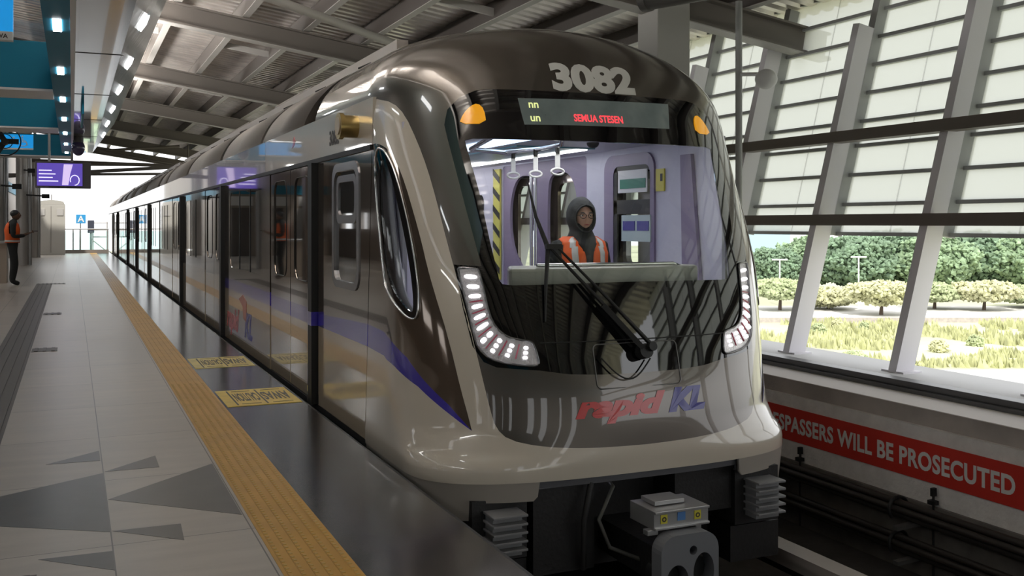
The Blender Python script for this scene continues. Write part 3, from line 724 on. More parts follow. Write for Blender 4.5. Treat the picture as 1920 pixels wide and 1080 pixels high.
# ================================================================== PLATFORM
def floor_mat():
    m = bpy.data.materials.new('platform_tile'); m.use_nodes = True; nt = m.node_tree; b = nt.nodes['Principled BSDF']
    tc = nt.nodes.new('ShaderNodeTexCoord'); mp_ = nt.nodes.new('ShaderNodeMapping')
    mp_.inputs['Location'].default_value = (-.163 + 1.2, .11, 0)
    nt.links.new(tc.outputs['Object'], mp_.inputs['Vector'])
    br = nt.nodes.new('ShaderNodeTexBrick'); br.offset = 0; br.inputs['Scale'].default_value = 1.0
    br.inputs['Brick Width'].default_value = .6; br.inputs['Row Height'].default_value = 1.2
    br.inputs['Mortar Size'].default_value = .0035; br.inputs['Mortar Smooth'].default_value = .2
    br.inputs['Color1'].default_value = (.44, .395, .345, 1); br.inputs['Color2'].default_value = (.41, .37, .325, 1); br.inputs['Mortar'].default_value = (.12, .11, .10, 1)
    nt.links.new(mp_.outputs[0], br.inputs['Vector'])
    n = nt.nodes.new('ShaderNodeTexNoise'); n.inputs['Scale'].default_value = 2.5; n.inputs['Detail'].default_value = 8
    mp2 = nt.nodes.new('ShaderNodeMapping'); mp2.inputs['Scale'].default_value = (.6, 3, 1)
    nt.links.new(tc.outputs['Object'], mp2.inputs['Vector']); nt.links.new(mp2.outputs[0], n.inputs['Vector'])
    r = nt.nodes.new('ShaderNodeMapRange'); r.inputs[1].default_value = .3; r.inputs[2].default_value = .7; r.inputs[3].default_value = .86; r.inputs[4].default_value = 1.1
    nt.links.new(n.outputs['Fac'], r.inputs[0])
    v = nt.nodes.new('ShaderNodeVectorMath'); v.operation = 'SCALE'
    nt.links.new(br.outputs['Color'], v.inputs[0]); nt.links.new(r.outputs[0], v.inputs['Scale']); nt.links.new(v.outputs[0], b.inputs['Base Color'])
    r2 = nt.nodes.new('ShaderNodeMapRange'); r2.inputs[3].default_value = .24; r2.inputs[4].default_value = .42
    nt.links.new(n.outputs['Fac'], r2.inputs[0]); nt.links.new(r2.outputs[0], b.inputs['Roughness'])
    return m
FLOOR = floor_mat()
DTILE = mat('dark_inlay_tile', (.085, .075, .068), rough=.3, vary=.12, vscale=5)
GRAN = mat('dark_granite_edge', (.055, .050, .046), rough=.2, vary=.2, vscale=7, bump=.04, bscale=3)
TACT = mat('yellow_tactile', (.52, .28, .035), rough=.42, vary=.12, vscale=4)
TACB = mat('brown_tactile', (.085, .07, .06), rough=.45)
XE = 1.685
pf_ = tag(box('floor', (-7.0, -6, -.25), (1.08, 53.5, 0), FLOOR), kind='structure')
eg = tag(box('trim_1', (1.08, -6, -.25), (XE, 53.5, -.0), GRAN), kind='structure')
ey = tag(box('trim_2', (XE, -6, -.25), (XE + .02, 53.5, -.004), BLACK), kind='structure')
tag(box('wall_platform_edge', (XE - .1, -6, -1.5), (XE - .02, 53.5, -.25), TRACK), kind='structure')
tris = [[(-.85, 5.42), (.16, 6.08), (.16, 4.90), (-.85, 5.62 - .06)], [(-.14, 6.42), (.155, 6.68), (.155, 6.40)], [(.17, 6.10), (.465, 6.40), (.465, 6.09)],
        [(.17, 5.48), (.757, 6.05), (.757, 4.93)], [(.17, 4.91), (.47, 4.90), (.46, 4.64)], [(-.13, 4.62), (.16, 4.61), (.16, 4.35)]]
tris[0] = [(-.72, 5.46), (.16, 6.07), (.16, 4.90), (-.72, 5.60)]
tris[0] = [(-.78, 5.50), (.16, 6.07), (.16, 4.90)]
for t in tris:
    MB().prism(t, lambda u, v, d: (u, v, d), -.01, .0012).build('dark_inlay_tile', DTILE, pf_)
# yellow tactile strip
ts = tag(empty('tactile_strip'), 'long yellow ribbed tactile strip running beside the dark platform edge', 'tactile strip')
mb = MB().box((.78, -1, -.002), (1.08, 53, .003))
for i in range(6):
    x = .805 + i * .05
    mb.box((x - .009, -1, .003), (x + .009, 53, .0065))
mb.build('ribbed_plate', TACT, ts)
mb = MB()
for j in range(150):
    y = 2.4 + j * .045
    for i in range(6):
        x = .805 + i * .05
        mb.add([(x - .010, y - .012, .003), (x + .010, y - .012, .003), (x + .010, y + .012, .003), (x - .010, y + .012, .003), (x - .006, y - .008, .009), (x + .006, y - .008, .009), (x + .006, y + .008, .009), (x - .006, y + .008, .009)],
               [(4, 5, 6, 7), (0, 1, 5, 4), (1, 2, 6, 5), (2, 3, 7, 6), (3, 0, 4, 7)])
tag(mb.build('raised_dots', mat('tactile_dot_tops', (.50, .32, .08), rough=.4), ts), kind='stuff')
# brown guide strip
gs = tag(empty('guide_strip'), 'dark brown ribbed guide strip on the left of the platform floor', 'tactile strip')
mb = MB().box((-.76, 6.3, -.004), (-.42, 25.4, .0008))
for i in range(4):
    x = -.72 + i * .085; mb.box((x - .017, 6.3, .002), (x + .017, 25.4, .007))
mb.build('guide_bars', TACB, gs)
def crossbar(x0, x1, y, lab, n=7):
    mb = MB().box((x0, y - .17, -.001), (x1, y + .17, .0025))
    k = int((x1 - x0) / .08)
    for i in range(k):
        x = x0 + (i + .5) * (x1 - x0) / k; mb.box((x - .018, y - .16, .002), (x + .018, y + .16, .008))
    tag(mb.build('tactile_crossbar', TACB), lab, 'tactile strip', 'dark tactile crossbars')
crossbar(-.41, -.15, 12.26, 'dark tactile crossbar nearest the camera, crossing right from the brown guide strip')
crossbar(-.41, -.15, 17.1, 'dark tactile crossbar second from the camera, beside the brown guide strip')
crossbar(-.76, -.14, 25.6, 'farthest dark tactile crossbar, at the end of the brown guide strip')
crossbar(-1.4, -.13, 4.25, 'dark tactile bars in the bottom left corner of the platform floor')
# caution plates
def caution(y0, y1, lab, worn):
    cpn = tag(empty('caution_plate', (0, 0, 0)), lab, 'floor sign', 'yellow caution plates on the platform edge')
    box('plate', (1.10, y0, -.001), (XE - .01, y1, .003), YEL if not worn else mat('worn_caution_yellow', (.66, .52, .12), rough=.35, vary=.2, vscale=9), cpn)
    yc = (y0 + y1) / 2
    z = .0045
    text('caution_text', 'AWAS', .50, lambda x, y, d: (1.535 - x, yc + .18 - y, z + d), DKTXT, cpn, bold=.012, squeeze=.15)
    text('caution_text', 'CAUTION', .50, lambda x, y, d: (1.30 - x, yc + .18 - y, z + d), DKTXT, cpn, bold=.012, squeeze=.085)
    for x in (1.18, 1.41): box('rule_line', (x, y0 + .05, .003), (x + .012, y1 - .05, .0048), DKTXT, cpn)
    for k in range(2):
        box('rule_line', (1.22, y0 + .08 + k * (y1 - y0 - .17), .003), (1.37, y0 + .09 + k * (y1 - y0 - .17), .0048), DKTXT, cpn)
        box('rule_line', (1.46, y0 + .08 + k * (y1 - y0 - .17), .003), (1.62, y0 + .09 + k * (y1 - y0 - .17), .0048), DKTXT, cpn)
    rebase(cpn, (1.39, yc, 0))
caution(7.85, 8.62, 'yellow AWAS CAUTION floor plate nearest the camera, by the first train door', False)
caution(10.05, 10.82, 'yellow AWAS CAUTION floor plate farther along the dark platform edge, second from the camera', True)

# ================================================================== TRACK AND RIGHT WALL
tag(box('trackbed', (XE - .1, -6, -1.5), (5.85, 75, -1.2), TRACK), kind='structure')
for x in (XC - .72, XC + .72):
    r = MB().box((x - .035, -3, -.98), (x + .035, 60, -.92)).box((x - .01, -3, -1.12), (x + .01, 60, -.98)).box((x - .07, -3, -1.14), (x + .07, 60, -1.12)).box((x - .2, -3, -1.2), (x + .2, 60, -1.14))
    tag(r.build('running_rail', mat('rail_steel', (.12, .10, .09), rough=.4, metal=.7)), 'dark running rail under the train, ' + ('platform' if x < XC else 'far wall') + ' side', 'rail')
tr = tag(empty('power_rail'), 'pale beige covered power rail running along the dark trackbed right of the train', 'rail')
MB().box((4.42, -3, -.86), (4.58, 60, -.80)).box((4.44, -3, -.92), (4.47, 60, -.86)).build('rail_cover', mat('rail_cover_beige', (.42, .38, .34), rough=.5), tr)
MB().box((4.48, -3, -.98), (4.54, 60, -.88)).build('conductor', UNDER, tr)
for i in range(14):
    y = 1.5 + 3 * i
    MB().box((4.46, y, -1.2), (4.56, y + .08, -.95)).build('support_bracket', UNDER, tr)
rebase(tr, (4.5, 0, -1.2))
XW = 5.8
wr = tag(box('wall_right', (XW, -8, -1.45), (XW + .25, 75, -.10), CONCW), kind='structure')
tag(box('wall_right_lower', (XW - .03, -8, -1.5), (XW, 75, -.66), mat('dark_lower_concrete', (.16, .145, .13), rough=.9, vary=.2)), kind='structure')  # lower strip of the wall in a darker concrete tone
tag(box('trim_3', (XW + .04, -8, -.3), (XW + .75, 75, .03), CONC), kind='structure')
tag(box('trim_4', (XW + .035, -8, .03), (XW + .75, 75, .036), mat('pale_ledge_top', (.78, .73, .70), rough=.7)), kind='structure')
sill = tag(MB().box((6.24, -8, .03), (6.40, 75, .07)).box((6.28, -8, .07), (6.42, 75, .12)).build('trim_5', mat('dark_sill_metal', (.11, .11, .115), rough=.4, metal=.3), bevel=.004), kind='structure')
tag(box('trim_6', (6.42, -8, -.2), (7.25, 75, .085), mat('white_outer_ledge', (.62, .62, .62), rough=.7)), kind='structure')
# sign band
sb = tag(empty('warning_banner'), 'long red painted banner with white TRESPASSERS WILL BE PROSECUTED lettering on the concrete wall', 'sign')
box('banner', (XW - .010, 1.5, -.495), (XW - .001, 40, -.205), REDS, sb)
def WT(y0): return lambda x, y, d: (XW - .0115 - d, y0 - x, -.412 + y)
text('banner_lettering', 'TRESPASSERS WILL BE PROSECUTED', .185, WT(7.39), TXTW, sb, bold=.006, align='LEFT', squeeze=.862, spacing=1.06)
rebase(sb, (XW, 6, -.35))
# cable runs with brackets
for (z, lab) in ((-.71, 'upper run of dark cables clamped along the right trackside wall'), (-.965, 'lower run of dark cables clamped along the right trackside wall')):
    cr = tag(empty('cable_run'), lab, 'cables', 'cable runs on the trackside wall')
    mb = MB()
    for dz, dx in ((.045, -.10), (-.0, -.13), (-.045, -.10), (0, -.07)):
        mb.tube([(XW - .05 + dx, -4, z + dz), (XW - .05 + dx, 60, z + dz)], .026, 8)
    tag(mb.build('cable', DARKBR, cr), kind='stuff')
    for i in range(20):
        y = 2.55 + i * 1.45
        MB().beam((XW - .30, y, z - .10), (XW - .032, y, z - .088), .05, .03).build('bracket_arm', mat('bracket_grey', (.12, .115, .11), rough=.5), cr)
        ring = [(XW - .15, y + .0, z + .0)]
        MB().tube([(XW - .15 + .09 * math.cos(t * PI / 8), y + .12, z + .085 * math.sin(t * PI / 8)) for t in range(-2, 11)], .014, 6).build('cable_clamp', BLACK, cr)
    rebase(cr, (XW, 0, z))
for i in range(12):
    y = 3.9 + i * 1.45 - 1.45
    o = MB().tube([(XW - .03, y, -1.4), (XW - .03, y, -.55)], .010, 6).box((XW - .05, y - .012, -.58), (XW - .01, y + .012, -.52)).box((XW - .06, y - .03, -.64), (XW - .01, y + .03, -.61)).build('hanger_rod', UNDER)
    tag(o, 'thin dark hanger rod on the dark lower wall, %s from the camera' % ['first', 'second', 'third', 'fourth', 'fifth', 'sixth', 'seventh', 'eighth', 'ninth', 'tenth', 'eleventh', 'twelfth'][i], 'rod', 'hanger rods behind the cable runs')

# ================================================================== FACADE (leans outward)
def FX(z): return 6.75 + .185 * z
COLM = mat('slanted_column_grey', (.78, .76, .80), rough=.5)
colY = [8.15 - 1.40 * i for i in range(-9, 6)]
names = {0: 'slanted grey steel column whose foot stands right beside the train nose', 1: 'slanted grey steel column second from the train nose, in front of the trees'}
cols_d = []
for k, i in enumerate(range(-9, 6)):
    y = 8.13 - 1.44 * i
    lab = names.get(i, ('slanted grey steel column hidden behind the train, number %s from its nose' % ['one', 'two', 'three', 'four', 'five', 'six', 'seven', 'eight', 'nine'][-i - 1]) if i < 0 else
                    'slanted grey steel column of the near window wall, %s from the train nose' % ['', '', 'third', 'fourth', 'fifth', 'sixth'][i])
    o = MB()
    def colp(z, t): return (FX(z) + t, y - .10 * (z - .08), z)
    a = Vector(colp(.06, .05)); b = Vector(colp(3.45, .05))
    o.beam(a, b, .09, .21, up=(1, 0, 0))
    o.box((FX(.08) - .05, y - .13, .085), (FX(.08) + .17, y + .13, .1))
    tag(o.build('slanted_column', COLM), lab, 'column', 'slanted columns of the window wall')
FR = mat('facade_frame_grey', (.40, .41, .41), rough=.45)
BR = mat('brown_steel_rail', (.17, .145, .12), rough=.5)
PANE = frosted('frosted_panel', (.72, .73, .72), .55)
levels = [1.315, 1.615, 1.92, 2.22, 2.475, 2.77, 3.06, 3.35, 3.64, 3.95]
XO = .28
winn = 0
for i in range(-9, 6):
    y = 8.13 - 1.44 * i; y1 = y - 1.44; winn += 1
    wn = tag(empty('window_%d' % winn), kind='structure')
    pn = MB()
    def fy(yy, z): return yy - .10 * (z - .08)
    for a, b in zip(levels[:-1], levels[1:]):
        for h_ in range(2):
            ya = y - .72 * h_ - .004; yb = ya - .712
            pn.add([(FX(a) + XO, fy(ya, a), a), (FX(a) + XO, fy(yb, a), a), (FX(b) + XO, fy(yb, b), b), (FX(b) + XO, fy(ya, b), b),
                    (FX(a) + XO + .012, fy(ya, a), a), (FX(a) + XO + .012, fy(yb, a), a), (FX(b) + XO + .012, fy(yb, b), b), (FX(b) + XO + .012, fy(ya, b), b)],
                   [(0, 1, 2, 3), (7, 6, 5, 4), (0, 4, 5, 1), (3, 2, 6, 7), (0, 3, 7, 4), (1, 5, 6, 2)])
    pn.build('frosted_panes', PANE, wn)
    fr = MB()
    for z in levels:
        fr.box((FX(z) + XO - .05, fy(y1, z), z - .018), (FX(z) + XO + .03, fy(y, z), z + .018))
    fr.beam((FX(1.3) + XO - .05, fy(y, 1.3), 1.3), (FX(3.9) + XO - .05, fy(y, 3.9), 3.9), .09, .16, up=(1, 0, 0))
    fr.build('window_frame', FR, wn)
for z, lab in ((1.46, 'lower brown horizontal steel rail of the right window wall at eye level'), (2.30, 'upper brown horizontal steel rail of the right window wall')):
    tag(MB().box((FX(z) - .12, -6, z - .035), (FX(z) + .0, 22, z + .05)).box((FX(z) - .14, -6, z - .06), (FX(z) + .04, 22, z - .035)).build('facade_rail', BR), lab, 'rail')
# big roof column near the window wall
bc = tag(box('roof_column', (5.58, 8.78, .037), (5.98, 9.18, 3.9), mat('pale_grey_column', (.42, .41, .39), rough=.5), bevel=.01), 'large pale grey box column rising behind the train nose to the roof', 'column')
for i in range(1, 5):
    o = box('roof_column', (5.58, 8.78 + 6 * i, .037), (5.98, 9.18 + 6 * i, 3.7), mat('pale_grey_column', (.42, .41, .39)), bevel=.01)
    tag(o, 'pale grey box column hidden behind the train along the window wall', 'column', 'box columns behind the train')
tag(MB().tube([(6.25, 8.3, .1), (6.25, 8.3, 3.7)], .035).build('downpipe', FR), 'thin grey vertical pipe beside the large pale column', 'pipe')
tag(MB().ellip((6.28, 7.9, 2.85), (.11, .11, .10)).tube([(6.28, 7.9, 2.9), (6.26, 8.3, 2.95)], .02).build('round_lamp', WHITE), 'round white lamp by the pipe above the window wall', 'lamp')

# ================================================================== ROOF
def RZ(x): return 4.5 - .148 * x
SL = math.atan(.148)
X0, X1 = -7, 8.0
deck = MB(); nseg = 0
y = -7.0
tagd = []
vs_ = []; fs_ = []
yy = -7.0; k = 0; pts = []
while yy < 45.5:
    pts += [(yy, 0), (yy + .10, 0), (yy + .13, .04), (yy + .20, .04)]; yy += .23
n = len(pts)
for (py_, dz) in pts:
    for x in (X0, X1): vs_.append((x, py_, RZ(x) + .56 + dz))
    for x in (X0, X1): vs_.append((x, py_, RZ(x) + .60 + dz))
for i in range(n - 1):
    a = 4 * i; b = 4 * (i + 1); fs_ += [(a, a + 1, b + 1, b), (a + 2, b + 2, b + 3, a + 3)]
tag(MB().add(vs_, fs_).build('ceiling', GALV), kind='structure')
ri = 0
ords = ['nearest', 'second', 'third', 'fourth', 'fifth', 'sixth', 'seventh', 'eighth']
for i, Y in enumerate([3, 9, 15, 21, 27, 33, 39, 45]):
    if Y < 9: lab = 'taupe sloping roof rafter overhead near the camera'
    else: lab = 'sloping taupe roof rafter across the station ceiling, %s counted from the camera' % ords[i - 1]
    o = MB()
    def rf(x, dz): return (x, Y, RZ(x) + dz)
    o.beam(rf(X0, .15), rf(X1, .15), .03, .30)
    o.beam(rf(X0, .01), rf(X1, .01), .20, .025).beam(rf(X0, .29), rf(X1, .29), .20, .025)
    ob = o.build('roof_rafter', STEELD); tag(ob, lab, 'rafter', 'roof rafters')
    MBp = MB().beam(rf(X0, -.008), rf(X1, -.008), .205, .012).build('lower_flange', STEELF, ob)
px_ = [-6.4, -5.4, -4.4, -3.4, -2.4, -1.4, -.4, .45, 1.35, 2.3, 3.2, 4.1, 5.0, 5.9, 6.8]
for k, x in enumerate(px_):
    o = MB(); z = RZ(x)
    o.beam((x, -7, z + .43), (x, 45.3, z + .43), .012, .24).beam((x + .04, -7, z + .32), (x + .04, 45.3, z + .32), .10, .012).beam((x + .04, -7, z + .54), (x + .04, 45.3, z + .54), .10, .012)
    ob = o.build('roof_purlin', mat('purlin_dark_taupe', (.075, .062, .055), rough=.5))
    tag(ob, 'long taupe roof purlin running parallel to the track, %s of fifteen counted from the left' % ['first', 'second', 'third', 'fourth', 'fifth', 'sixth', 'seventh', 'eighth', 'ninth', 'tenth', 'eleventh', 'twelfth', 'thirteenth', 'fourteenth', 'fifteenth'][k], 'purlin', 'roof purlins')
    MB().beam((x + .045, -7, z + .31), (x + .045, 45.3, z + .31), .11, .008).build('purlin_flange', STEELF, ob)
# struts between purlins
def zr(x, dz): return RZ(x) + dz
ns = 0
for Y in (11.8, 17.8, 23.8, 29.8):
    for x0, x1 in ((.45, 1.35), (2.3, 3.2), (4.1, 5.0)):
        o = MB().beam((x0, Y, zr(x0, .40)), (x1, Y, zr(x1, .40)), .05, .10).build('purlin_strut', STEELF)
        tag(o, 'short pale strut between purlins, %s row from the camera, %s' % ({11.8: 'first', 17.8: 'second', 23.8: 'third', 29.8: 'fourth'}[Y], {.45: 'left', 2.3: 'middle', 4.1: 'right, above the train'}[x0]), 'strut', 'purlin struts')
tag(MB().tube([(2.05, 11.6, 4.05), (4.35, 12.95, 3.78)], .055, 14).tube([(1.2, 11.1, 4.15), (2.05, 11.6, 4.05)], .055, 14).build('brace_pipe', STEELF), 'pale round diagonal brace pipe under the roof above the train roof', 'brace')
tag(MB().tube([(5.15, 8.3, 3.62), (5.9, 6.6, 3.62)], .11, 18).tube([(5.13, 8.33, 3.62), (5.16, 8.26, 3.62)], .125, 18).tube([(5.4, 7.74, 3.7), (5.4, 7.74, 4.0)], .02).tube([(5.8, 6.83, 3.7), (5.8, 6.83, 4.0)], .02).build('gutter_pipe', mat('dark_pipe', (.12, .115, .11), rough=.35, metal=.3)), 'thick dark downpipe elbow under the roof edge beside the pale column', 'pipe')
# end-gable truss
gt = tag(empty('end_truss'), 'light lattice truss under the far roof end against the sky', 'truss')
MB().tube([(-2, 43, 3.9), (7, 43, 3.75)], .07).build('top_chord', STEELD, gt)
MB().beam((-3, 43, 3.3), (7, 43, 3.55), .12, .10).build('bottom_chord', STEELD, gt)
MB().tube([(.9, 38, 4.0), (3.6, 38, 4.25)], .05).tube([(.9, 38, 3.98), (3.6, 38, 3.55)], .05).tube([(3.9, 38, 3.5), (3.9, 38, 4.3)], .03).beam((-2, 38, 3.05), (5.2, 38, 3.62), .1, .12).beam((-1, 38, 3.45), (5, 38, 3.58), .06, .05).build('lattice', STEELD, gt)
rebase(gt, (0, 38, 3.5))

# ================================================================== LEFT SIDE: bulkhead, portals, signs, pillars
bh = tag(empty('overhead_bulkhead'), 'long glossy white and blue mirrored overhead bulkhead running down the platform', 'bulkhead')
box('soffit_panel', (.0, 2, 3.20), (.47, 27, 3.24), SOFF, bh)
MB().prism([(.47, 3.2), (.98, 3.95), (.95, 3.97), (.44, 3.22)], lambda u, v, d: (u, d, v), 2, 27).build('slanted_mirror_panel', MIRR, bh)
MB().prism([(.0, 3.24), (.44, 3.24), (.92, 3.95), (.0, 3.95)], lambda u, v, d: (u, d, v), 2.01, 26.99).build('bulkhead_body', STEELF, bh)
box('blue_soffit', (-.23, 2, 3.17), (-.0, 27, 3.6), TEAL, bh)
box('edge_trim', (-.015, 2, 3.155), (.03, 27, 3.205), WHITE, bh)
for i in range(9):
    y = 3.6 + i * 2.85
    box('downlight', (-.155, y, 3.160), (-.085, y + .55, 3.172), DOWN, bh)
for i in range(8):  # glowing bars stand in for the downlights mirrored in the slanted panel
    y = 5.0 + i * 2.85
    MB().prism([(.658, 3.46), (.713, 3.54), (.703, 3.545), (.648, 3.465)], lambda u, v, d: (u + .012, d, v), y, y + .5).build('downlight_reflection', DOWN, bh)
for i in range(6):
    box('panel_joint', (.03, 4 + 3.6 * i, 3.195), (.5, 4.012 + 3.6 * i, 3.2), DKTXT, bh)
MB().box((.13, 15.5, 3.0), (.16, 17.8, 3.2)).build('hanging_fin', TEAL, bh)
rebase(bh, (.25, 14.5, 3.2))
for i, (Y, z0, z1, lab) in enumerate(((14.3, 3.18, 3.80, 'dark blue clad portal beam nearest the camera across the platform top left'), (20.0, 3.18, 3.78, 'teal blue clad portal beam second from the camera'), (28.5, 3.2, 3.75, 'farthest teal blue clad portal beam above the information screen'))):
    pb = tag(empty('portal_beam'), lab, 'beam', 'blue portal beams')
    xr = -.23 if i < 2 else -.02
    box('cladding', (-6.8, Y, z0), (xr, Y + .9, z1), TEAL, pb, bevel=.01)
    box('light_soffit', (-6.8, Y - .02, z0 - .03), (xr, Y + .92, z0), WHITE, pb)
    rebase(pb, (-3, Y, z0))
# hanging sign top left
hsn = tag(empty('hanging_sign'), 'bright blue hanging sign with white bottom strip, cut by the left top edge', 'sign')
box('blue_face', (-1.6, 9.0, 2.98), (-.44, 9.08, 4.0), SIGNB, hsn)
box('white_strip', (-1.6, 8.99, 2.91), (-.44, 9.08, 2.98), WHITE, hsn)
text('strip_lettering', 'WA', .05, lambda x, y, d: (-.50 + x - .02, 8.985 - d, 2.925 + y), DKTXT, hsn, bold=.001)
MB().tube([(-1, 9.04, 4.0), (-1, 9.04, 5.0)], .02).build('hanger', STEELF, hsn)
rebase(hsn, (-1, 9.04, 2.9))
# accessibility sign
asn = tag(empty('accessibility_sign'), 'small blue hanging sign with white wheelchair symbol above the pillars', 'sign')
box('blue_face', (-2.15, 26, 3.20), (-.84, 26.08, 3.52), SIGNB, asn)
box('white_edge', (-2.15, 25.99, 3.165), (-.84, 26.08, 3.20), WHITE, asn)
def AS(x, y, d): return (-1.08 + x, 25.985 - d, 3.24 + y)
MB().tube([AS(.03 + .075 * math.cos(t * PI / 8), .07 + .065 * math.sin(t * PI / 8), 0) for t in range(-9, 5)], .011, 6).tube([AS(.01, .20, 0), AS(.02, .10, 0), AS(.09, .10, 0), AS(.12, .03, 0)], .013, 6).ellip(AS(.01, .235, 0), (.02, .01, .02)).build('wheelchair_symbol', TXTW, asn)
MB().tube([AS(-.25, .03, 0), AS(-.17, .16, 0), AS(-.09, .03, 0)], .012, 6).ellip(AS(-.17, .2, 0), (.02, .01, .02)).build('person_symbol', TXTW, asn)
MB().tube([(-1.5, 26.04, 3.5), (-1.5, 26.04, 4.6)], .02).build('hanger', STEELF, asn)
rebase(asn, (-1.5, 26.04, 3.2))
# information screen
isn = tag(empty('information_screen'), 'hanging information screen showing a violet advert with white ring', 'screen')
box('housing', (-.80, 26, 2.27), (.42, 26.35, 2.90), mat('screen_housing', (.13, .12, .12), rough=.5), isn, bevel=.01)
box('display', (-.76, 25.985, 2.32), (.23, 26.0, 2.86), mat('screen_violet', (.05, .03, .2), rough=.2, emit=(.13, .08, .50), estr=.6), isn)
WLE = mat('screen_white', (.6, .6, .8), rough=.2, emit=(.85, .8, 1), estr=.8); PKE = mat('screen_pink', (.5, .4, .6), emit=(.62, .5, .8), estr=.8)
MB().prism([(-.12, 2.34), (.02, 2.34), (.06, 2.6), (.12, 2.84), (-.08, 2.84), (-.1, 2.6)], lambda u, v, d: (u - .1, 25.985 - d, v), 0, .006).build('advert_figure', PKE, isn)
MB().tube([(.06 + .10 * math.cos(t * PI / 8), 25.98, 2.46 + .12 * math.sin(t * PI / 8)) for t in range(-4, 10)], .012, 6).build('advert_ring', WLE, isn)
for k, (wd) in enumerate((.42, .30, .36, .28)):
    box('advert_line', (-.72, 25.975, 2.42 + k * .085), (-.72 + wd, 25.985, 2.445 + k * .085), WLE, isn)
MB().tube([(0, 26.2, 2.9), (0, 26.2, 4.3)], .03).tube([(-.5, 26.2, 2.9), (-.5, 26.2, 4.3)], .03).build('hanger', STEELF, isn)
rebase(isn, (-.2, 26.2, 2.27))
# cctv dome under the bulkhead
dm = tag(empty('camera_dome'), 'dark violet dome camera hanging under the end of the bulkhead', 'camera')
MB().ellip((.12, 22.5, 3.0), (.13, .13, .17)).build('dome', mat('dark_dome', (.05, .04, .13), rough=.15, coat=1), dm)
MB().tube([(.12, 22.5, 3.1), (.12, 22.5, 3.2)], .1).build('mount', GREYP, dm)
rebase(dm, (.12, 22.5, 3.2))
# pillars
pl = [(-1.55, 37.6, .20, 5.0, 'round grey pillar behind the man with the phone, left of the three'), (-1.49, 45.6, .20, 5.0, 'farthest grey pillar, beside the pale cabinet'), (-1.95, 31.5, .20, 5.0, 'grey pillar at the left picture edge behind the man')]
for x, y, r, z, lab in pl:
    p_ = tag(empty('pillar'), lab, 'pillar', 'round platform pillars')
    MB().tube([(x, y, 0), (x, y, z)], r, 24).build('shaft', mat('pillar_grey', (.50, .48, .46), rough=.35, metal=.2), p_)
    MB().tube([(x + r + .05, y - .05, 0), (x + r + .05, y - .05, z)], .05, 10).build('downpipe', mat('pillar_pipe', (.5, .5, .5), rough=.3, metal=.5), p_)
    rebase(p_, (x, y, 0))
sp = tag(box('brown_post', (-1.75, 23.2, 0), (-1.40, 23.6, 4.9), mat('brown_post_paint', (.16, .12, .09), rough=.45), bevel=.01), 'brown square post cut by the left picture edge', 'post')
bn = tag(empty('bench'), 'low beige bench wall behind the man at the left edge', 'bench')
box('base', (-2.6, 26.3, 0), (-1.42, 26.9, .95), mat('bench_beige', (.42, .35, .28), rough=.5), bn); box('top', (-2.6, 26.2, .95), (-1.30, 27.0, 1.0), ALU, bn)
rebase(bn, (-2, 26.6, 0))
# wall fan and cameras on the pillars
fn = tag(empty('fan'), 'black wall fan at the left picture edge above the man', 'fan')
cx_, cy_, cz_ = -1.27, 22.9, 3.12
MB().tube([(cx_ + .30 * math.cos(t * PI / 12), cy_, cz_ + .30 * math.sin(t * PI / 12)) for t in range(25)], .015, 6, False).tube([(cx_ + .15 * math.cos(t * PI / 12), cy_, cz_ + .15 * math.sin(t * PI / 12)) for t in range(25)], .01, 6, False).build('cage', BLACK, fn)
for k in range(3):
    a = k * 2 * PI / 3
    MB().beam((cx_, cy_, cz_), (cx_ + .26 * math.cos(a), cy_ + .02, cz_ + .26 * math.sin(a)), .11, .01, up=(0, 1, .3)).build('blade', BLACK, fn)
MB().tube([(cx_, cy_ - .06, cz_), (cx_, cy_ + .25, cz_)], .07).beam((cx_, cy_ + .2, cz_), (cx_ - .3, cy_ + .5, cz_ - .1), .05, .05).build('motor', BLACK, fn)
rebase(fn, (cx_, cy_, cz_))
for x, y, z, ex, ey, lab in ((-1.25, 37.2, 3.2, -1.55, 37.5, 'black loudspeaker cluster on the round pillar'), (-1.4, 30.9, 2.45, -1.85, 31.4, 'black camera bracket on the pillar above the man'), (-.82, 37.3, 2.35, -1.5, 37.5, 'small black camera on an arm right of the pillars')):
    cc = tag(empty('bracket_camera'), lab, 'camera')
    MB().box((x - .12, y - .25, z - .07), (x + .12, y, z + .07)).tube([(x, y - .28, z), (x, y - .25, z)], .06).build('body', BLACK, cc, bevel=.01)
    MB().tube([(x, y - .1, z), (ex, ey, z + .05)], .025).build('arm', BLACK, cc)
    rebase(cc, (x, y, z))
# cabinet, glass barrier, signs at the far end
cbn = tag(empty('equipment_cabinet'), 'tall pale grey equipment cabinet at the far platform end', 'cabinet')
CABG = mat('cabinet_grey', (.46, .44, .40), rough=.5)
box('body', (-1.45, 49.2, 0), (-.28, 50.2, 2.25), CABG, cbn, bevel=.02); MB().prism([(-1.45, 2.25), (-.28, 2.25), (-.36, 2.42), (-.85, 2.5), (-1.38, 2.42)], lambda u, v, d: (u, d, v), 49.2, 50.2).build('top', CABG, cbn)
MB().tube([(-.85, 49.7, 2.45), (-.85, 49.7, 2.75)], .02).build('aerial', STEELD, cbn)
for x in (-1.38, -.62):
    box('vent', (x, 49.17, 1.78), (x + .26, 49.2, 2.08), STEELF, cbn)
box('door_seam', (-.87, 49.18, .1), (-.86, 49.2, 2.2), STEELD, cbn)
rebase(cbn, (-.87, 49.7, 0))
br_ = tag(empty('glass_barrier'), 'glass end barrier with metal handrail across the far platform end', 'barrier')
box('base_rail', (-1.5, 51.4, 0), (1.62, 51.55, .16), STEELD, br_)
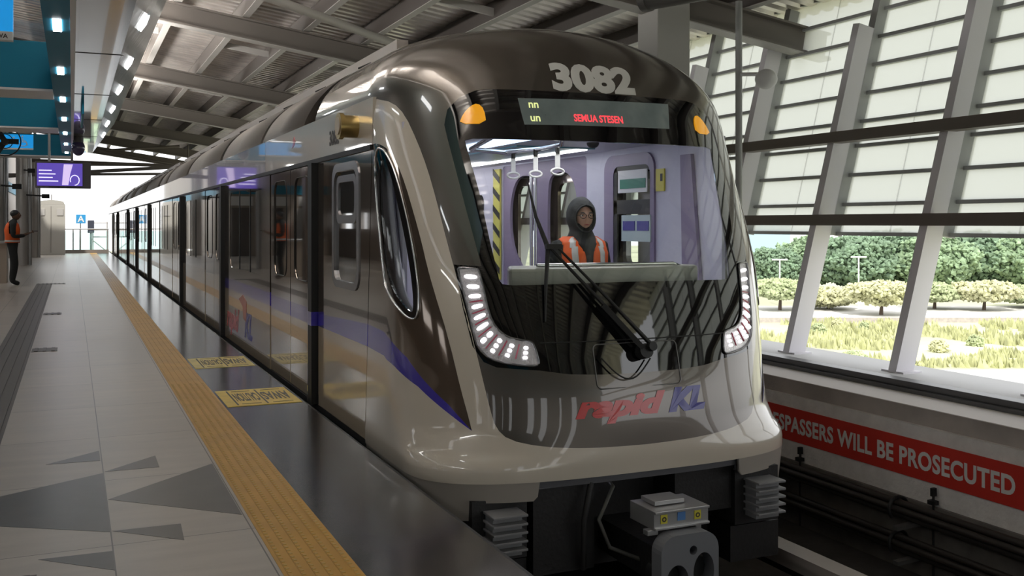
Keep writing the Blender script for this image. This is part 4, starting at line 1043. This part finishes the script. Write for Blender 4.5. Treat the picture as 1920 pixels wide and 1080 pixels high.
box('glass', (-1.5, 51.46, .16), (1.62, 51.48, 1.05), glass('barrier_glass', (.80, .92, .90), 1.45), br_)
MB().tube([(-1.5, 51.47, 1.15), (1.62, 51.47, 1.15)], .03).build('handrail', ALU, br_)
for x in (-1.5, 0.05, .35, 1.58): MB().beam((x, 51.47, 0), (x, 51.47, 1.15), .06, .06, up=(0, 1, 0)).build('post', ALU, br_)
rebase(br_, (0, 51.47, 0))
s1 = tag(empty('line_sign'), 'small light blue square sign with white A on a post beyond the barrier', 'sign')
MB().tube([(.38, 53.0, 0), (.38, 53.0, 1.6)], .03).build('post', ALU, s1)
box('panel', (.18, 52.96, 1.42), (.62, 53.0, 1.86), mat('sign_light_blue', (.04, .30, .62), rough=.4), s1)
text('sign_lettering', 'A', .42, lambda x, y, d: (.40 + x, 52.95 - d, 1.50 + y), TXTW, s1, bold=.01)
rebase(s1, (.38, 53, 0))
s2 = tag(empty('signal_lamp'), 'dark railway signal head on a grey post beyond the barrier', 'signal')
MB().tube([(.85, 52.8, 0), (.85, 52.8, 1.0)], .05).build('post', mat('post_grey_green', (.2, .25, .25), rough=.5), s2)
box('head', (.70, 52.7, .95), (1.0, 52.9, 1.58), mat('signal_dark', (.05, .055, .08), rough=.5), s2, bevel=.03)
MB().beam((.9, 52.8, .62), (1.5, 52.8, .1), .05, .05, up=(0, 1, 0)).build('stay', STEELF, s2)
rebase(s2, (.85, 52.8, 0))
sf = tag(MB().tube([(.95, 53.3, 1.1), (1.65, 53.3, 1.1)], .025).tube([(.95, 53.3, 1.45), (1.65, 53.3, 1.45)], .025).tube([(.95, 53.3, .75), (1.65, 53.3, .75)], .025).tube([(1.6, 53.3, 0), (1.6, 53.3, 1.5)], .03).tube([(.95, 53.3, 0), (.95, 53.3, 1.5)], .03).build('service_railing', STEELF), 'pale horizontal bar railing behind the signal at the platform end', 'railing')

for k in range(4):  # area lamps added out of sight above the bulkhead to brighten the deck
    ld = bpy.data.lights.new('added_roof_fill', 'AREA'); lo_ = bpy.data.objects.new('added_roof_fill', ld); link(lo_)
    ld.shape = 'RECTANGLE'; ld.size = .3; ld.size_y = 5.0; ld.energy = 130; ld.color = (1, .96, .90)
    lo_.location = (.5, 4.5 + 6 * k, 4.02); lo_.rotation_euler = (PI, math.radians(30), 0)
# enclosing walls: left side wall with a clerestory, wall added behind the camera to dim the near floor
WALLB = mat('brown_wall_panel', (.17, .13, .10), rough=.5, vary=.1)
lw = tag(empty('wall_left'), kind='structure')
box('lower_panel', (-7.1, -7, 0), (-6.95, 46, 1.2), WALLB, lw)
box('upper_panel', (-7.1, -7, 1.85), (-6.95, 46, 5.7), mat('dark_upper_panel', (.10, .09, .085), rough=.6), lw)
for i in range(18):
    box('closed_bay', (-7.1, -6.5 + 3 * i, 1.2), (-6.9, -6.5 + 3 * i + (1.3, 2.9, 1.9)[i % 3], 1.85), STEELD, lw)
rm = tag(empty('wall_reflection_block'), kind='structure')  # block added to darken what the glossy train side reflects
box('front_wall', (-7, 44, 0), (-2.35, 44.2, 4.6), mat('reflection_block_wall', (.30, .25, .21), rough=.5), rm)
box('side_wall', (-2.5, 44.2, 0), (-2.35, 74, 4.6), mat('reflection_block_wall', (.30, .25, .21)), rm)
box('teal_band', (-7, 43.95, 2.7), (-2.3, 74, 3.1), TEAL, rm)
for i in range(3): box('door_panel', (-6.3 + 1.4 * i, 43.96, 0), (-5.4 + 1.4 * i, 44, 2.1), (STEELF, DKTXT, mat('reflection_block_dark', (.1, .085, .075)))[i], rm)
for i in range(3): box('window_panel', (-6.6 + 1.5 * i, 43.97, 2.2), (-5.6 + 1.5 * i, 44, 2.6), WHITE, rm)
wb = tag(empty('wall_back_added'), kind='structure')
box('panel', (-7.1, -7.2, 2.5), (7.6, -7.0, 5.6), mat('back_wall_taupe', (.16, .145, .13), rough=.6), wb)
box('low_panel', (-7.1, -7.2, 0), (1.6, -7.0, 1.0), mat('back_wall_taupe', (.16, .145, .13), rough=.6), wb)
for i in range(10):  # pier widths shaped to limit light reaching the near floor
    x_ = -6.8 + i * 1.5; box('shading_pier', (x_, -7.2, -.0), (x_ + (.8, 1.3, 1.0, 1.5, .7)[i % 5], -7.0, 2.5), STEELD, wb)
for i in range(3):
    box('blue_band', (-7, -6.98, 2.7 + .6 * i), (7.6, -6.9, 3.0 + .6 * i), TEAL, wb)
for k in range(5):  # lamps added out of view to brighten the platform
    o = box('added_tube', (-3.4, 0 + 8 * k, 3.4), (-3.25, 2.4 + 8 * k, 3.46), mat('added_tube_glow', (1, 1, 1), emit=(1, .98, .95), estr=16))
    tag(o, 'unseen added tube light over the left half of the platform, %s from the camera' % ['first', 'second', 'third', 'fourth', 'fifth'][k], 'light', 'added tube lights over the platform')
    MB().tube([(-3.32, .5 + 8 * k, 3.46), (-3.32, .5 + 8 * k, 5.4)], .01, 6).build('hanger_wire', STEELF, o)

# ================================================================== OUTSIDE
GZ = -9.0
GRASS = mat('dry_grass', (.34, .36, .16), rough=.95, vary=.45, vscale=.12)
ROAD = mat('pale_road', (.62, .60, .58), rough=.9)
tag(box('ground', (-150, -120, GZ - .5), (400, 400, GZ), mat('field_ground', (.42, .42, .29), rough=.95, vary=.35, vscale=.06)), kind='structure')
def at(u, d, z=None, v=None):
    r = (u - 960) * d / F_PX; s_, c_ = math.sin(PSI), math.cos(PSI)
    X = r * c_ + d * s_; Y = d * c_ - r * s_
    return Vector((X, Y, z if z is not None else 1.42 - (v - 419) * d / F_PX))
def strip(name, d0, d1, m, zt, lab):
    a, b = at(1250, d0, GZ), at(2150, d0, GZ); c_, d_ = at(2150, d1, GZ), at(1250, d1, GZ)
    o = MB().prism([(p.x, p.y) for p in (a, b, c_, d_)], lambda u, v, d: (u, v, d), GZ - .05, GZ + zt).build(name, m)
    tag(o, lab, kind='structure'); return o
strip('road', 108, 124, ROAD, .05, 'pale road beyond the grass field'); strip('path', 58, 70, ROAD, .05, 'pale service path below the station')
tag(MB().beam(at(1300, 104, GZ + .25), at(2100, 104, GZ + .25), .3, .5).build('roadside_wall', CONC), 'low grey roadside wall beyond the field', 'wall')
random.seed(5)
TRUNK = mat('tree_bark', (.12, .09, .07), rough=.9)
def crown(c, r, seed, dens_=1.0, flat=1.0, leaf=.30, n=900):
    """crown made of many small leaf clumps over a lumpy volume"""
    rnd = random.Random(seed); mb = MB(c); vs_ = []; fs_ = []
    for _ in range(n):
        u = rnd.uniform(-1, 1); th = rnd.uniform(0, 2 * PI); rr = rnd.uniform(.72, 1.0)
        d = Vector((math.sqrt(1 - u * u) * math.cos(th), math.sqrt(1 - u * u) * math.sin(th), u))
        k = 1 + .35 * noise.noise(d * 2.2 + Vector((seed * 3.1, 0, 0)))
        p = Vector((d.x * r[0], d.y * r[1], d.z * r[2])) * rr * k
        s_ = leaf * rnd.uniform(.6, 1.3)
        b0 = len(vs_); rot = Matrix.Rotation(rnd.uniform(0, 6.3), 3, Vector((rnd.uniform(-1, 1), rnd.uniform(-1, 1), rnd.uniform(-1, 1))).normalized())
        for q in ((1, 0, 0), (-1, 0, 0), (0, 1, 0), (0, -1, 0), (0, 0, .7), (0, 0, -.7)): vs_.append(Vector(c) + p + rot @ (Vector(q) * s_))
        for f in ((0, 2, 4), (2, 1, 4), (1, 3, 4), (3, 0, 4), (2, 0, 5), (1, 2, 5), (3, 1, 5), (0, 3, 5)): fs_.append(tuple(b0 + i for i in f))
    mb.add(vs_, fs_); mb.ellip(c, (r[0] * .72, r[1] * .72, r[2] * .72), 16, 10)
    return mb
def leafm(name, col): return mat(name, col, rough=.85, vary=.35, vscale=.9)
G1 = leafm('hazy_dark_leaf', (.17, .25, .16)); G2 = leafm('hazy_mid_leaf', (.23, .32, .19)); G3 = leafm('yellow_leaf', (.48, .48, .29)); G4 = leafm('olive_leaf', (.36, .41, .23))  # far leaf colours lightened and greyed to stand in for haze
def tree(u, d, vtop, wpx, m, seed, lab, grp, flat=.75, n=900):
    base = at(u, d, GZ); top = at(u, d, v=vtop).z; h_ = top - GZ; rw = wpx * d / F_PX / 2
    rz = min(h_ * .45, rw * flat)
    t = tag(empty('tree', base), lab, 'tree', grp)
    c = (base.x, base.y, top - rz)
    crown(c, (rw, rw, rz), seed, leaf=rw * .075, n=n * 2).build('crown', m, t, fix=False)
    MB().tube([base, Vector((base.x + .1, base.y, GZ + h_ * .35)), Vector(c)], [.03 * rw + .12, .02 * rw + .08, .05], 8).build('trunk', TRUNK, t)
    rebase_t(t, base)
def rebase_t(t, base):
    for ch in t.children: ch.location = ch.location - Vector(base)
bk = [(1452, 150, 462, 80), (1520, 155, 446, 110), (1600, 150, 440, 120), (1680, 156, 436, 120), (1755, 150, 440, 120), (1840, 155, 434, 130), (1930, 150, 440, 130), (1385, 158, 470, 90), (1330, 160, 466, 90)]
wh_ = ['at its left end near the train', 'left of the first slanted column', 'between the first two slanted columns', 'behind the tall lamp post', 'right of the second slanted column', 'farther right', 'at its right end', 'behind the train nose', 'hidden behind the train front']
for k, (u, d, vt, wp_) in enumerate(bk):
    tree(u, d, vt, wp_ * 1.25, [G1, G2, G1, G1, G2, G1, G2, G1, G1][k], 10 + k, 'tall dark green tree of the far tree line, ' + wh_[k], 'tall trees of the far tree line', .9, 1300)
ft = [(1462, 118, 524, 120, G4), (1553, 120, 540, 110, G3), (1652, 112, 528, 135, G3), (1752, 120, 532, 110, G4), (1845, 118, 528, 120, G3), (1930, 122, 536, 110, G4)]
wf_ = ['directly right of the train headlamp', 'right of the first slanted column', 'with dark trunk mid-window', 'behind the second slanted column', 'right of the second slanted column', 'at the right picture edge']
for k, (u, d, vt, wp_, m) in enumerate(ft):
    tree(u, d, vt, wp_, m, 40 + k, 'small yellow green roadside tree, ' + wf_[k], 'small roadside trees', .30, 800)
bs = [(1535, 93, 12, 30), (1570, 98, 10, 22), (1620, 96, 10, 20), (1440, 80, 9, 40), (1600, 76, 8, 44), (1760, 80, 14, 34), (1830, 84, 12, 30), (1650, 70, 7, 30)]
wb_ = ['left of the middle of the field', 'by the roadside wall, left one', 'by the roadside wall, right one', 'close to the train side', 'low and wide near the path', 'right of the second slanted column', 'farthest right in the field', 'small, near the path']
for k, (u, d, hp, wp_) in enumerate(bs):
    b = at(u, d, GZ); rw = wp_ * d / F_PX / 2; rz = hp * d / F_PX
    o = crown((b.x, b.y, GZ + rz * .6), (rw, rw, rz), 70 + k, leaf=rw * .2, n=220).build('bush', G3 if k % 2 else G4, fix=False)
    tag(o, 'green bush on the field below, ' + wb_[k], 'bush', 'bushes on the field')
rnd = random.Random(3)
gm = MB((60, 70, GZ))
for _ in range(1600):
    u = rnd.uniform(1380, 1960); d = rnd.uniform(71, 103); p = at(u, d, GZ); s_ = rnd.uniform(.25, .9)
    if noise.noise(Vector((p.x * .09, p.y * .09, 0))) < -.05: continue
    for k in range(4):
        a = rnd.uniform(0, 6.28); q = p + Vector((rnd.uniform(-.4, .4), rnd.uniform(-.4, .4), 0))
        gm.add([q + Vector((math.cos(a) * .25, math.sin(a) * .25, 0)), q - Vector((math.cos(a) * .25, math.sin(a) * .25, 0)), q + Vector((rnd.uniform(-.15, .15), .1, s_)), q + Vector((0, .12, 0))], [(0, 1, 2), (1, 3, 2), (3, 0, 2)])
tag(gm.build('tall_grass', leafm('tall_grass_leaf', (.45, .46, .24)), fix=False), 'tufts of tall dry grass across the field below the window', 'grass', kind='stuff')
for k, (u, vt, d, lab) in enumerate(((1462, 487, 125, 'thin pale lamp post left of the first slanted column'), (1610, 482, 125, 'thin pale lamp post with double head between the slanted columns'))):
    b = at(u, d, GZ); zt = at(u, d, v=vt).z
    lp = tag(empty('street_lamp', b), lab, 'street lamp')
    MB().tube([b, (b.x, b.y, zt)], .09, 8).build('pole', WHITE, lp); MB().tube([(b.x - .9, b.y + .4, zt), (b.x + .9, b.y - .4, zt)], .10, 8).build('lamp_head', WHITE, lp)
    rebase_t(lp, b)
# distant pale building at the upper left of the trees
bd = at(1412, 190, GZ)
tag(MB().box((bd.x - 7, bd.y, GZ), (bd.x + 9, bd.y + 8, GZ + 11)).build('building', mat('pale_building', (.35, .5, .62), rough=.7)), 'pale blue distant building behind the trees beside the train', 'building')

# ================================================================== PEOPLE
def loft(name, rings, m, parent, nseg=40, keep=None, thick=0.0, cap=False):
    """rings: (z, cx, cy, rx, ry, pw) closed superellipse sections"""
    vs_ = []; fs_ = []
    for (z, cx_, cy_, rx, ry, pw) in rings:
        for i in range(nseg):
            t = 2 * PI * i / nseg; c_, s_ = math.cos(t), math.sin(t)
            vs_.append((cx_ + rx * math.copysign(abs(c_) ** pw, c_), cy_ + ry * math.copysign(abs(s_) ** pw, s_), z))
    for j in range(len(rings) - 1):
        for i in range(nseg):
            f = (j * nseg + i, j * nseg + (i + 1) % nseg, (j + 1) * nseg + (i + 1) % nseg, (j + 1) * nseg + i)
            c = [sum(vs_[k][q] for k in f) / 4 for q in range(3)]
            if keep is None or keep(*c): fs_.append(f)
    if cap: fs_ += [tuple(range(nseg))[::-1], tuple((len(rings) - 1) * nseg + i for i in range(nseg))]
    mb = MB(); mb.add(vs_, fs_, True); o = mb.build(name, m, parent, fix=False)
    if thick:
        s_ = o.modifiers.new('thickness', 'SOLIDIFY'); s_.thickness = thick; s_.offset = 1
    return o
def resample(rings, n):
    out = []
    for k in range(len(rings) - 1):
        for i in range(n):
            t = i / n; out.append(tuple(a + (b - a) * t for a, b in zip(rings[k], rings[k + 1])))
    out.append(rings[-1]); return out
def hand(name, wrist, direc, side_v, m, parent, curl=.35):
    w_ = Vector(wrist); d = Vector(direc).normalized(); s_ = Vector(side_v).normalized(); n_ = d.cross(s_).normalized()
    vs_ = [w_ - d * .02, w_ + d * .035, w_ + d * .075]; es = [(0, 1), (1, 2)]; rd = [(.022, .017), (.034, .016), (.036, .014)]
    for k, (off, L_) in enumerate(((-.03, .062), (-.010, .072), (.010, .068), (.029, .052))):
        i0 = len(vs_); p = w_ + d * .078 + s_ * off
        vs_ += [p, p + (d * (1 - curl * .3) + n_ * curl * .4) * L_ * .5, p + (d * (1 - curl) + n_ * curl) * L_]
        es += [(2, i0), (i0, i0 + 1), (i0 + 1, i0 + 2)]; rd += [.0095, .0085, .007]
    i0 = len(vs_); p = w_ + d * .03 - s_ * .034
    vs_ += [p, p + (d * .7 - s_ * .6) * .035, p + (d * .9 - s_ * .4) * .065]
    es += [(1, i0), (i0, i0 + 1), (i0 + 1, i0 + 2)]; rd += [.011, .010, .008]
    return skin(name, vs_, es, rd, m, parent, 1)
def face_head(parent, c, yaw, m, hs=1.0):
    """head with brow, nose, lips, chin; faces -Y before yaw"""
    R = Matrix.Rotation(yaw, 3, 'Z'); c = Vector(c)
    vs_ = []; fs_ = []; nu, nv = 36, 28
    for j in range(nv + 1):
        ph = PI * j / nv
        for i in range(nu):
            th = 2 * PI * i / nu
            x = math.sin(ph) * math.sin(th); y = -math.sin(ph) * math.cos(th); z = math.cos(ph)
            rx, ry, rz = .073, .092, .112
            if z < 0: rx *= 1 - .28 * (-z) ** 1.5; ry *= 1 - .05 * (-z)
            px, py, pz = x * rx, y * ry, z * rz
            if y < 0:
                fr = max(0, -y)
                nose = math.exp(-((px / .011) ** 2)) * math.exp(-(((pz + .012) / .020) ** 2)) * .017 + math.exp(-((px / .008) ** 2)) * math.exp(-(((pz - .012) / .016) ** 2)) * .007
                eye = (math.exp(-(((abs(px) - .030) / .014) ** 2)) * math.exp(-(((pz - .012) / .010) ** 2))) * .007
                lip = math.exp(-((px / .022) ** 2)) * math.exp(-(((pz + .052) / .008) ** 2)) * .005
                chin = math.exp(-((px / .022) ** 2)) * math.exp(-(((pz + .088) / .014) ** 2)) * .007
                brow = math.exp(-(((pz - .030) / .009) ** 2)) * .003
                py -= (nose - eye + lip + chin + brow) * fr
            vs_.append(c + R @ (Vector((px, py, pz)) * hs))
    for j in range(nv):
        for i in range(nu): fs_.append((j * nu + i, j * nu + (i + 1) % nu, (j + 1) * nu + (i + 1) % nu, (j + 1) * nu + i))
    o = MB().add(vs_, fs_, True).build('head', m, parent)
    def pt(x, y, z): return c + R @ (Vector((x, y, z)) * hs)
    for sx in (-1, 1):
        e = MB().ellip(pt(sx * .030, -.076, .012), (.012 * hs, .010 * hs, .007 * hs), 12, 8).build('eye', mat('eye_white', (.7, .68, .66), rough=.3), o)
        MB().ellip(pt(sx * .030, -.085, .012), (.005 * hs, .003 * hs, .005 * hs), 10, 6).build('iris', BLACK, e)
        MB().tube([pt(sx * .016, -.089, .030), pt(sx * .030, -.088, .034), pt(sx * .044, -.080, .030)], .0028 * hs, 6).build('eyebrow', BLACK, o)
    MB().tube([pt(-.022, -.086, -.052), pt(0, -.0965, -.051), pt(.022, -.086, -.052)], [.002 * hs, .0055 * hs, .002 * hs], 8).build('lips', mat('lips_red', (.36, .10, .09), rough=.5), o)
    return o, pt

# --- the woman in the driver's cab
wx, wy = 3.21, 6.03
wom = tag(empty('person', (wx, wy, -.01)), 'person in the train cab wearing black hijab, glasses and orange reflective vest, facing forward', 'person')
def W(x, y, z): return (wx + x, wy + y, z)
bd_v = [W(0, .02, .82), W(0, .0, 1.0), W(0, 0, 1.17), W(0, .02, 1.27), W(0, .01, 1.34), W(0, 0, 1.40),
        W(-.165, .02, 1.255), W(-.215, .03, 1.02), W(-.16, -.12, .86), W(.165, .02, 1.255), W(.215, .03, 1.02), W(.16, -.12, .86),
        W(-.095, .02, .76), W(-.10, 0, .44), W(-.10, .02, .07), W(-.11, -.10, .03), W(.095, .02, .76), W(.10, 0, .44), W(.10, .02, .07), W(.11, -.10, .03)]
bd_e = [(0, 1), (1, 2), (2, 3), (3, 4), (4, 5), (3, 6), (6, 7), (7, 8), (3, 9), (9, 10), (10, 11), (0, 12), (12, 13), (13, 14), (14, 15), (0, 16), (16, 17), (17, 18), (18, 19)]
bd_r = [(.15, .12), (.135, .11), (.15, .11), (.12, .085), (.055, .055), (.05, .05), (.07, .065), (.055, .05), (.036, .034), (.07, .065), (.055, .05), (.036, .034), (.085, .085), (.06, .06), (.042, .042), (.04, .03), (.085, .085), (.06, .06), (.042, .042), (.04, .03)]
skin('body', bd_v, bd_e, bd_r, BLKCL, wom, 2)
hand('hand', W(-.155, -.14, .85), (.3, -1, -.15), (1, .3, 0), SKIN, wom); hand('hand', W(.155, -.14, .85), (-.3, -1, -.15), (-1, .3, 0), SKIN, wom)
yw = -.42     # looks slightly towards the platform side
hd, hp_ = face_head(wom, W(0, -.02, 1.462), -.12, SKIN, .98)
# hijab: hood shell with face opening, plus draped neck cloth
R_ = Matrix.Rotation(-.12, 3, 'Z'); hc = Vector(W(0, -.005, 1.47))
vs_ = []; fs_ = []; nu, nv = 48, 36
for j in range(nv + 1):
    ph = PI * j / nv
    for i in range(nu):
        th = 2 * PI * i / nu
        x = math.sin(ph) * math.sin(th); y = -math.sin(ph) * math.cos(th); z = math.cos(ph)
        k = 1 + .05 * noise.noise(Vector((x * 3, y * 3, z * 3)))
        vs_.append(hc + R_ @ Vector((x * .096 * k, y * .112 * k + .006, z * .130 * k)))
for j in range(nv):
    for i in range(nu):
        f = (j * nu + i, j * nu + (i + 1) % nu, (j + 1) * nu + (i + 1) % nu, (j + 1) * nu + i)
        c = sum(((R_.inverted() @ (vs_[q] - hc)) for q in f), Vector()) / 4
        if c.y < -.02 and (c.x / .069) ** 2 + ((c.z + .018) / .090) ** 2 < 1: continue
        fs_.append(f)
hj = MB().add(vs_, fs_, True).build('hijab', HIJAB, wom, fix=False)
sd_ = hj.modifiers.new('thickness', 'SOLIDIFY'); sd_.thickness = .008; sd_.offset = 0
MB().tube([hc + R_ @ Vector((.072 * math.sin(t * PI / 12), -.098 + .022 * abs(math.sin(t * PI / 12)) ** 2 - .0, -.018 + .092 * math.cos(t * PI / 12))) for t in range(25)], .007, 8, False).build('hijab_hem', HIJAB, hj)
loft('hijab_drape', resample([(1.42, wx, wy + .005, .085, .095, 1), (1.37, wx, wy, .078, .085, 1), (1.32, wx, wy - .005, .10, .10, 1), (1.28, wx, wy - .01, .11, .115, 1), (1.22, wx, wy - .012, .07, .128, 1), (1.10, wx, wy - .02, .04, .130, 1)], 4), HIJAB, hj)
gl_ = MB()
for sx in (-1, 1):
    gl_.tube([hp_(sx * .031 + .024 * math.cos(t * PI / 8), -.099, .010 + .018 * math.sin(t * PI / 8)) for t in range(17)], .0022, 6, False)
    gl_.tube([hp_(sx * .055, -.097, .014), hp_(sx * .075, -.03, .012)], .002, 6)
gl_.tube([hp_(-.008, -.099, .012), hp_(.008, -.099, .012)], .002, 6)
gl_.build('glasses', BLACK, wom)
def vneck(x, y, z):
    dx = abs(x - wx)
    if z > 1.30 and dx < .06: return False
    if y < wy and z > 1.0 and dx < .052 * (z - 1.10) / .2 + .004: return False
    if dx > .162 and z > 1.08: return abs(y - wy) > .06 + 0 * z
    return True
rg = resample([(.86, wx, wy, .175, .135, .8), (1.0, wx, wy, .170, .132, .8), (1.12, wx, wy, .180, .132, .8), (1.22, wx, wy + .005, .190, .122, .8), (1.29, wx, wy + .01, .175, .10, .85), (1.325, wx, wy + .015, .12, .075, .9)], 8)
vst = loft('safety_vest', rg, VEST, wom, 72, vneck, .008)
def strip_keep(x, y, z):
    dx = abs(x - wx)
    return vneck(x, y, z) and ((.085 < dx < .128 and z > 1.0) or (1.055 < z < 1.085))
rg2 = [(z, a, b, rx + .0095, ry + .0095, p) for z, a, b, rx, ry, p in rg]
loft('reflective_strips', rg2, REFL, vst, 72, strip_keep, .002)

# --- the man on the platform, in profile, looking at his phone
mx, my = -1.22, 25.3
man = tag(empty('person', (mx, my, 0)), 'man in dark clothes and orange reflective vest standing in profile holding a phone', 'person')
def Mn(x, y, z): return (mx + x, my + y, z)
v_ = [Mn(-.02, 0, .92), Mn(-.03, 0, 1.10), Mn(-.03, 0, 1.30), Mn(-.01, 0, 1.42), Mn(.015, 0, 1.50), Mn(.03, 0, 1.54),
      Mn(-.01, -.19, 1.38), Mn(.0, -.24, 1.12), Mn(.24, -.13, 1.14), Mn(-.01, .19, 1.38), Mn(.0, .24, 1.12), Mn(.24, .10, 1.15),
      Mn(-.02, -.10, .86), Mn(.03, -.11, .48), Mn(-.02, -.11, .09), Mn(.13, -.12, .04), Mn(-.02, .10, .86), Mn(.0, .11, .48), Mn(-.05, .11, .09), Mn(.10, .12, .04)]
skin('body', v_, bd_e, [(.135, .16), (.125, .15), (.14, .165), (.10, .12), (.058, .058), (.05, .05), (.07, .07), (.055, .055), (.036, .036), (.07, .07), (.055, .055), (.036, .036), (.10, .10), (.085, .085), (.062, .062), (.05, .04), (.10, .10), (.085, .085), (.062, .062), (.05, .04)], BLKCL, man, 2)
hd2, hp2 = face_head(man, Mn(.045, 0, 1.605), PI / 2, SKIND, 1.0)
MB().ellip(Mn(.02, 0, 1.645), (.098, .083, .085), 24, 14).build('hair', BLACK, hd2)
for yy in (-.13, .10):
    sl = 1 if yy < 0 else -1
    MB().tube([Mn(.18, yy, 1.14), Mn(.30, yy * .75, 1.19)], [.035, .026], 10).build('forearm', SKIND, man)
    hand('hand', Mn(.30, yy * .75, 1.19), (1, -yy * 1.2, .45), (0, 1 * sl, .2), SKIND, man, .5)
MB().beam(Mn(.40, -.05, 1.22), Mn(.50, -.01, 1.30), .075, .012, up=(0, 0, 1)).build('phone_placeholder', BLACK, man) if False else None
ph = box('mobile_phone', (mx + .385, my - .07, 1.235), (mx + .50, my + .03, 1.25), BLACK, bevel=.004)
tag(ph, 'dark mobile phone held by the man on the platform', 'phone')
rgm = resample([(.98, mx - .025, my, .150, .185, .85), (1.12, mx - .03, my, .145, .18, .85), (1.28, mx - .03, my, .16, .195, .85), (1.40, mx - .02, my, .13, .18, .9), (1.46, mx - .005, my, .09, .12, 1)], 7)
def mk(x, y, z):
    if x > mx + .02 and abs(y - my) < .10 * (z - 1.0) / .4: return False
    if abs(y - my) > .13 and z > 1.2: return abs(x - mx + .02) > .065
    return True
vm = loft('safety_vest', rgm, VEST, man, 64, mk, .008)
loft('reflective_strips', [(z, a, b, rx + .0095, ry + .0095, p) for z, a, b, rx, ry, p in rgm], REFL, vm, 64, lambda x, y, z: mk(x, y, z) and (1.0 < z < 1.05), .002)
for o_, b_ in ((wom, (wx, wy, -.01)), (man, (mx, my, 0))):
    for ch in o_.children: ch.location = ch.location - Vector(b_)
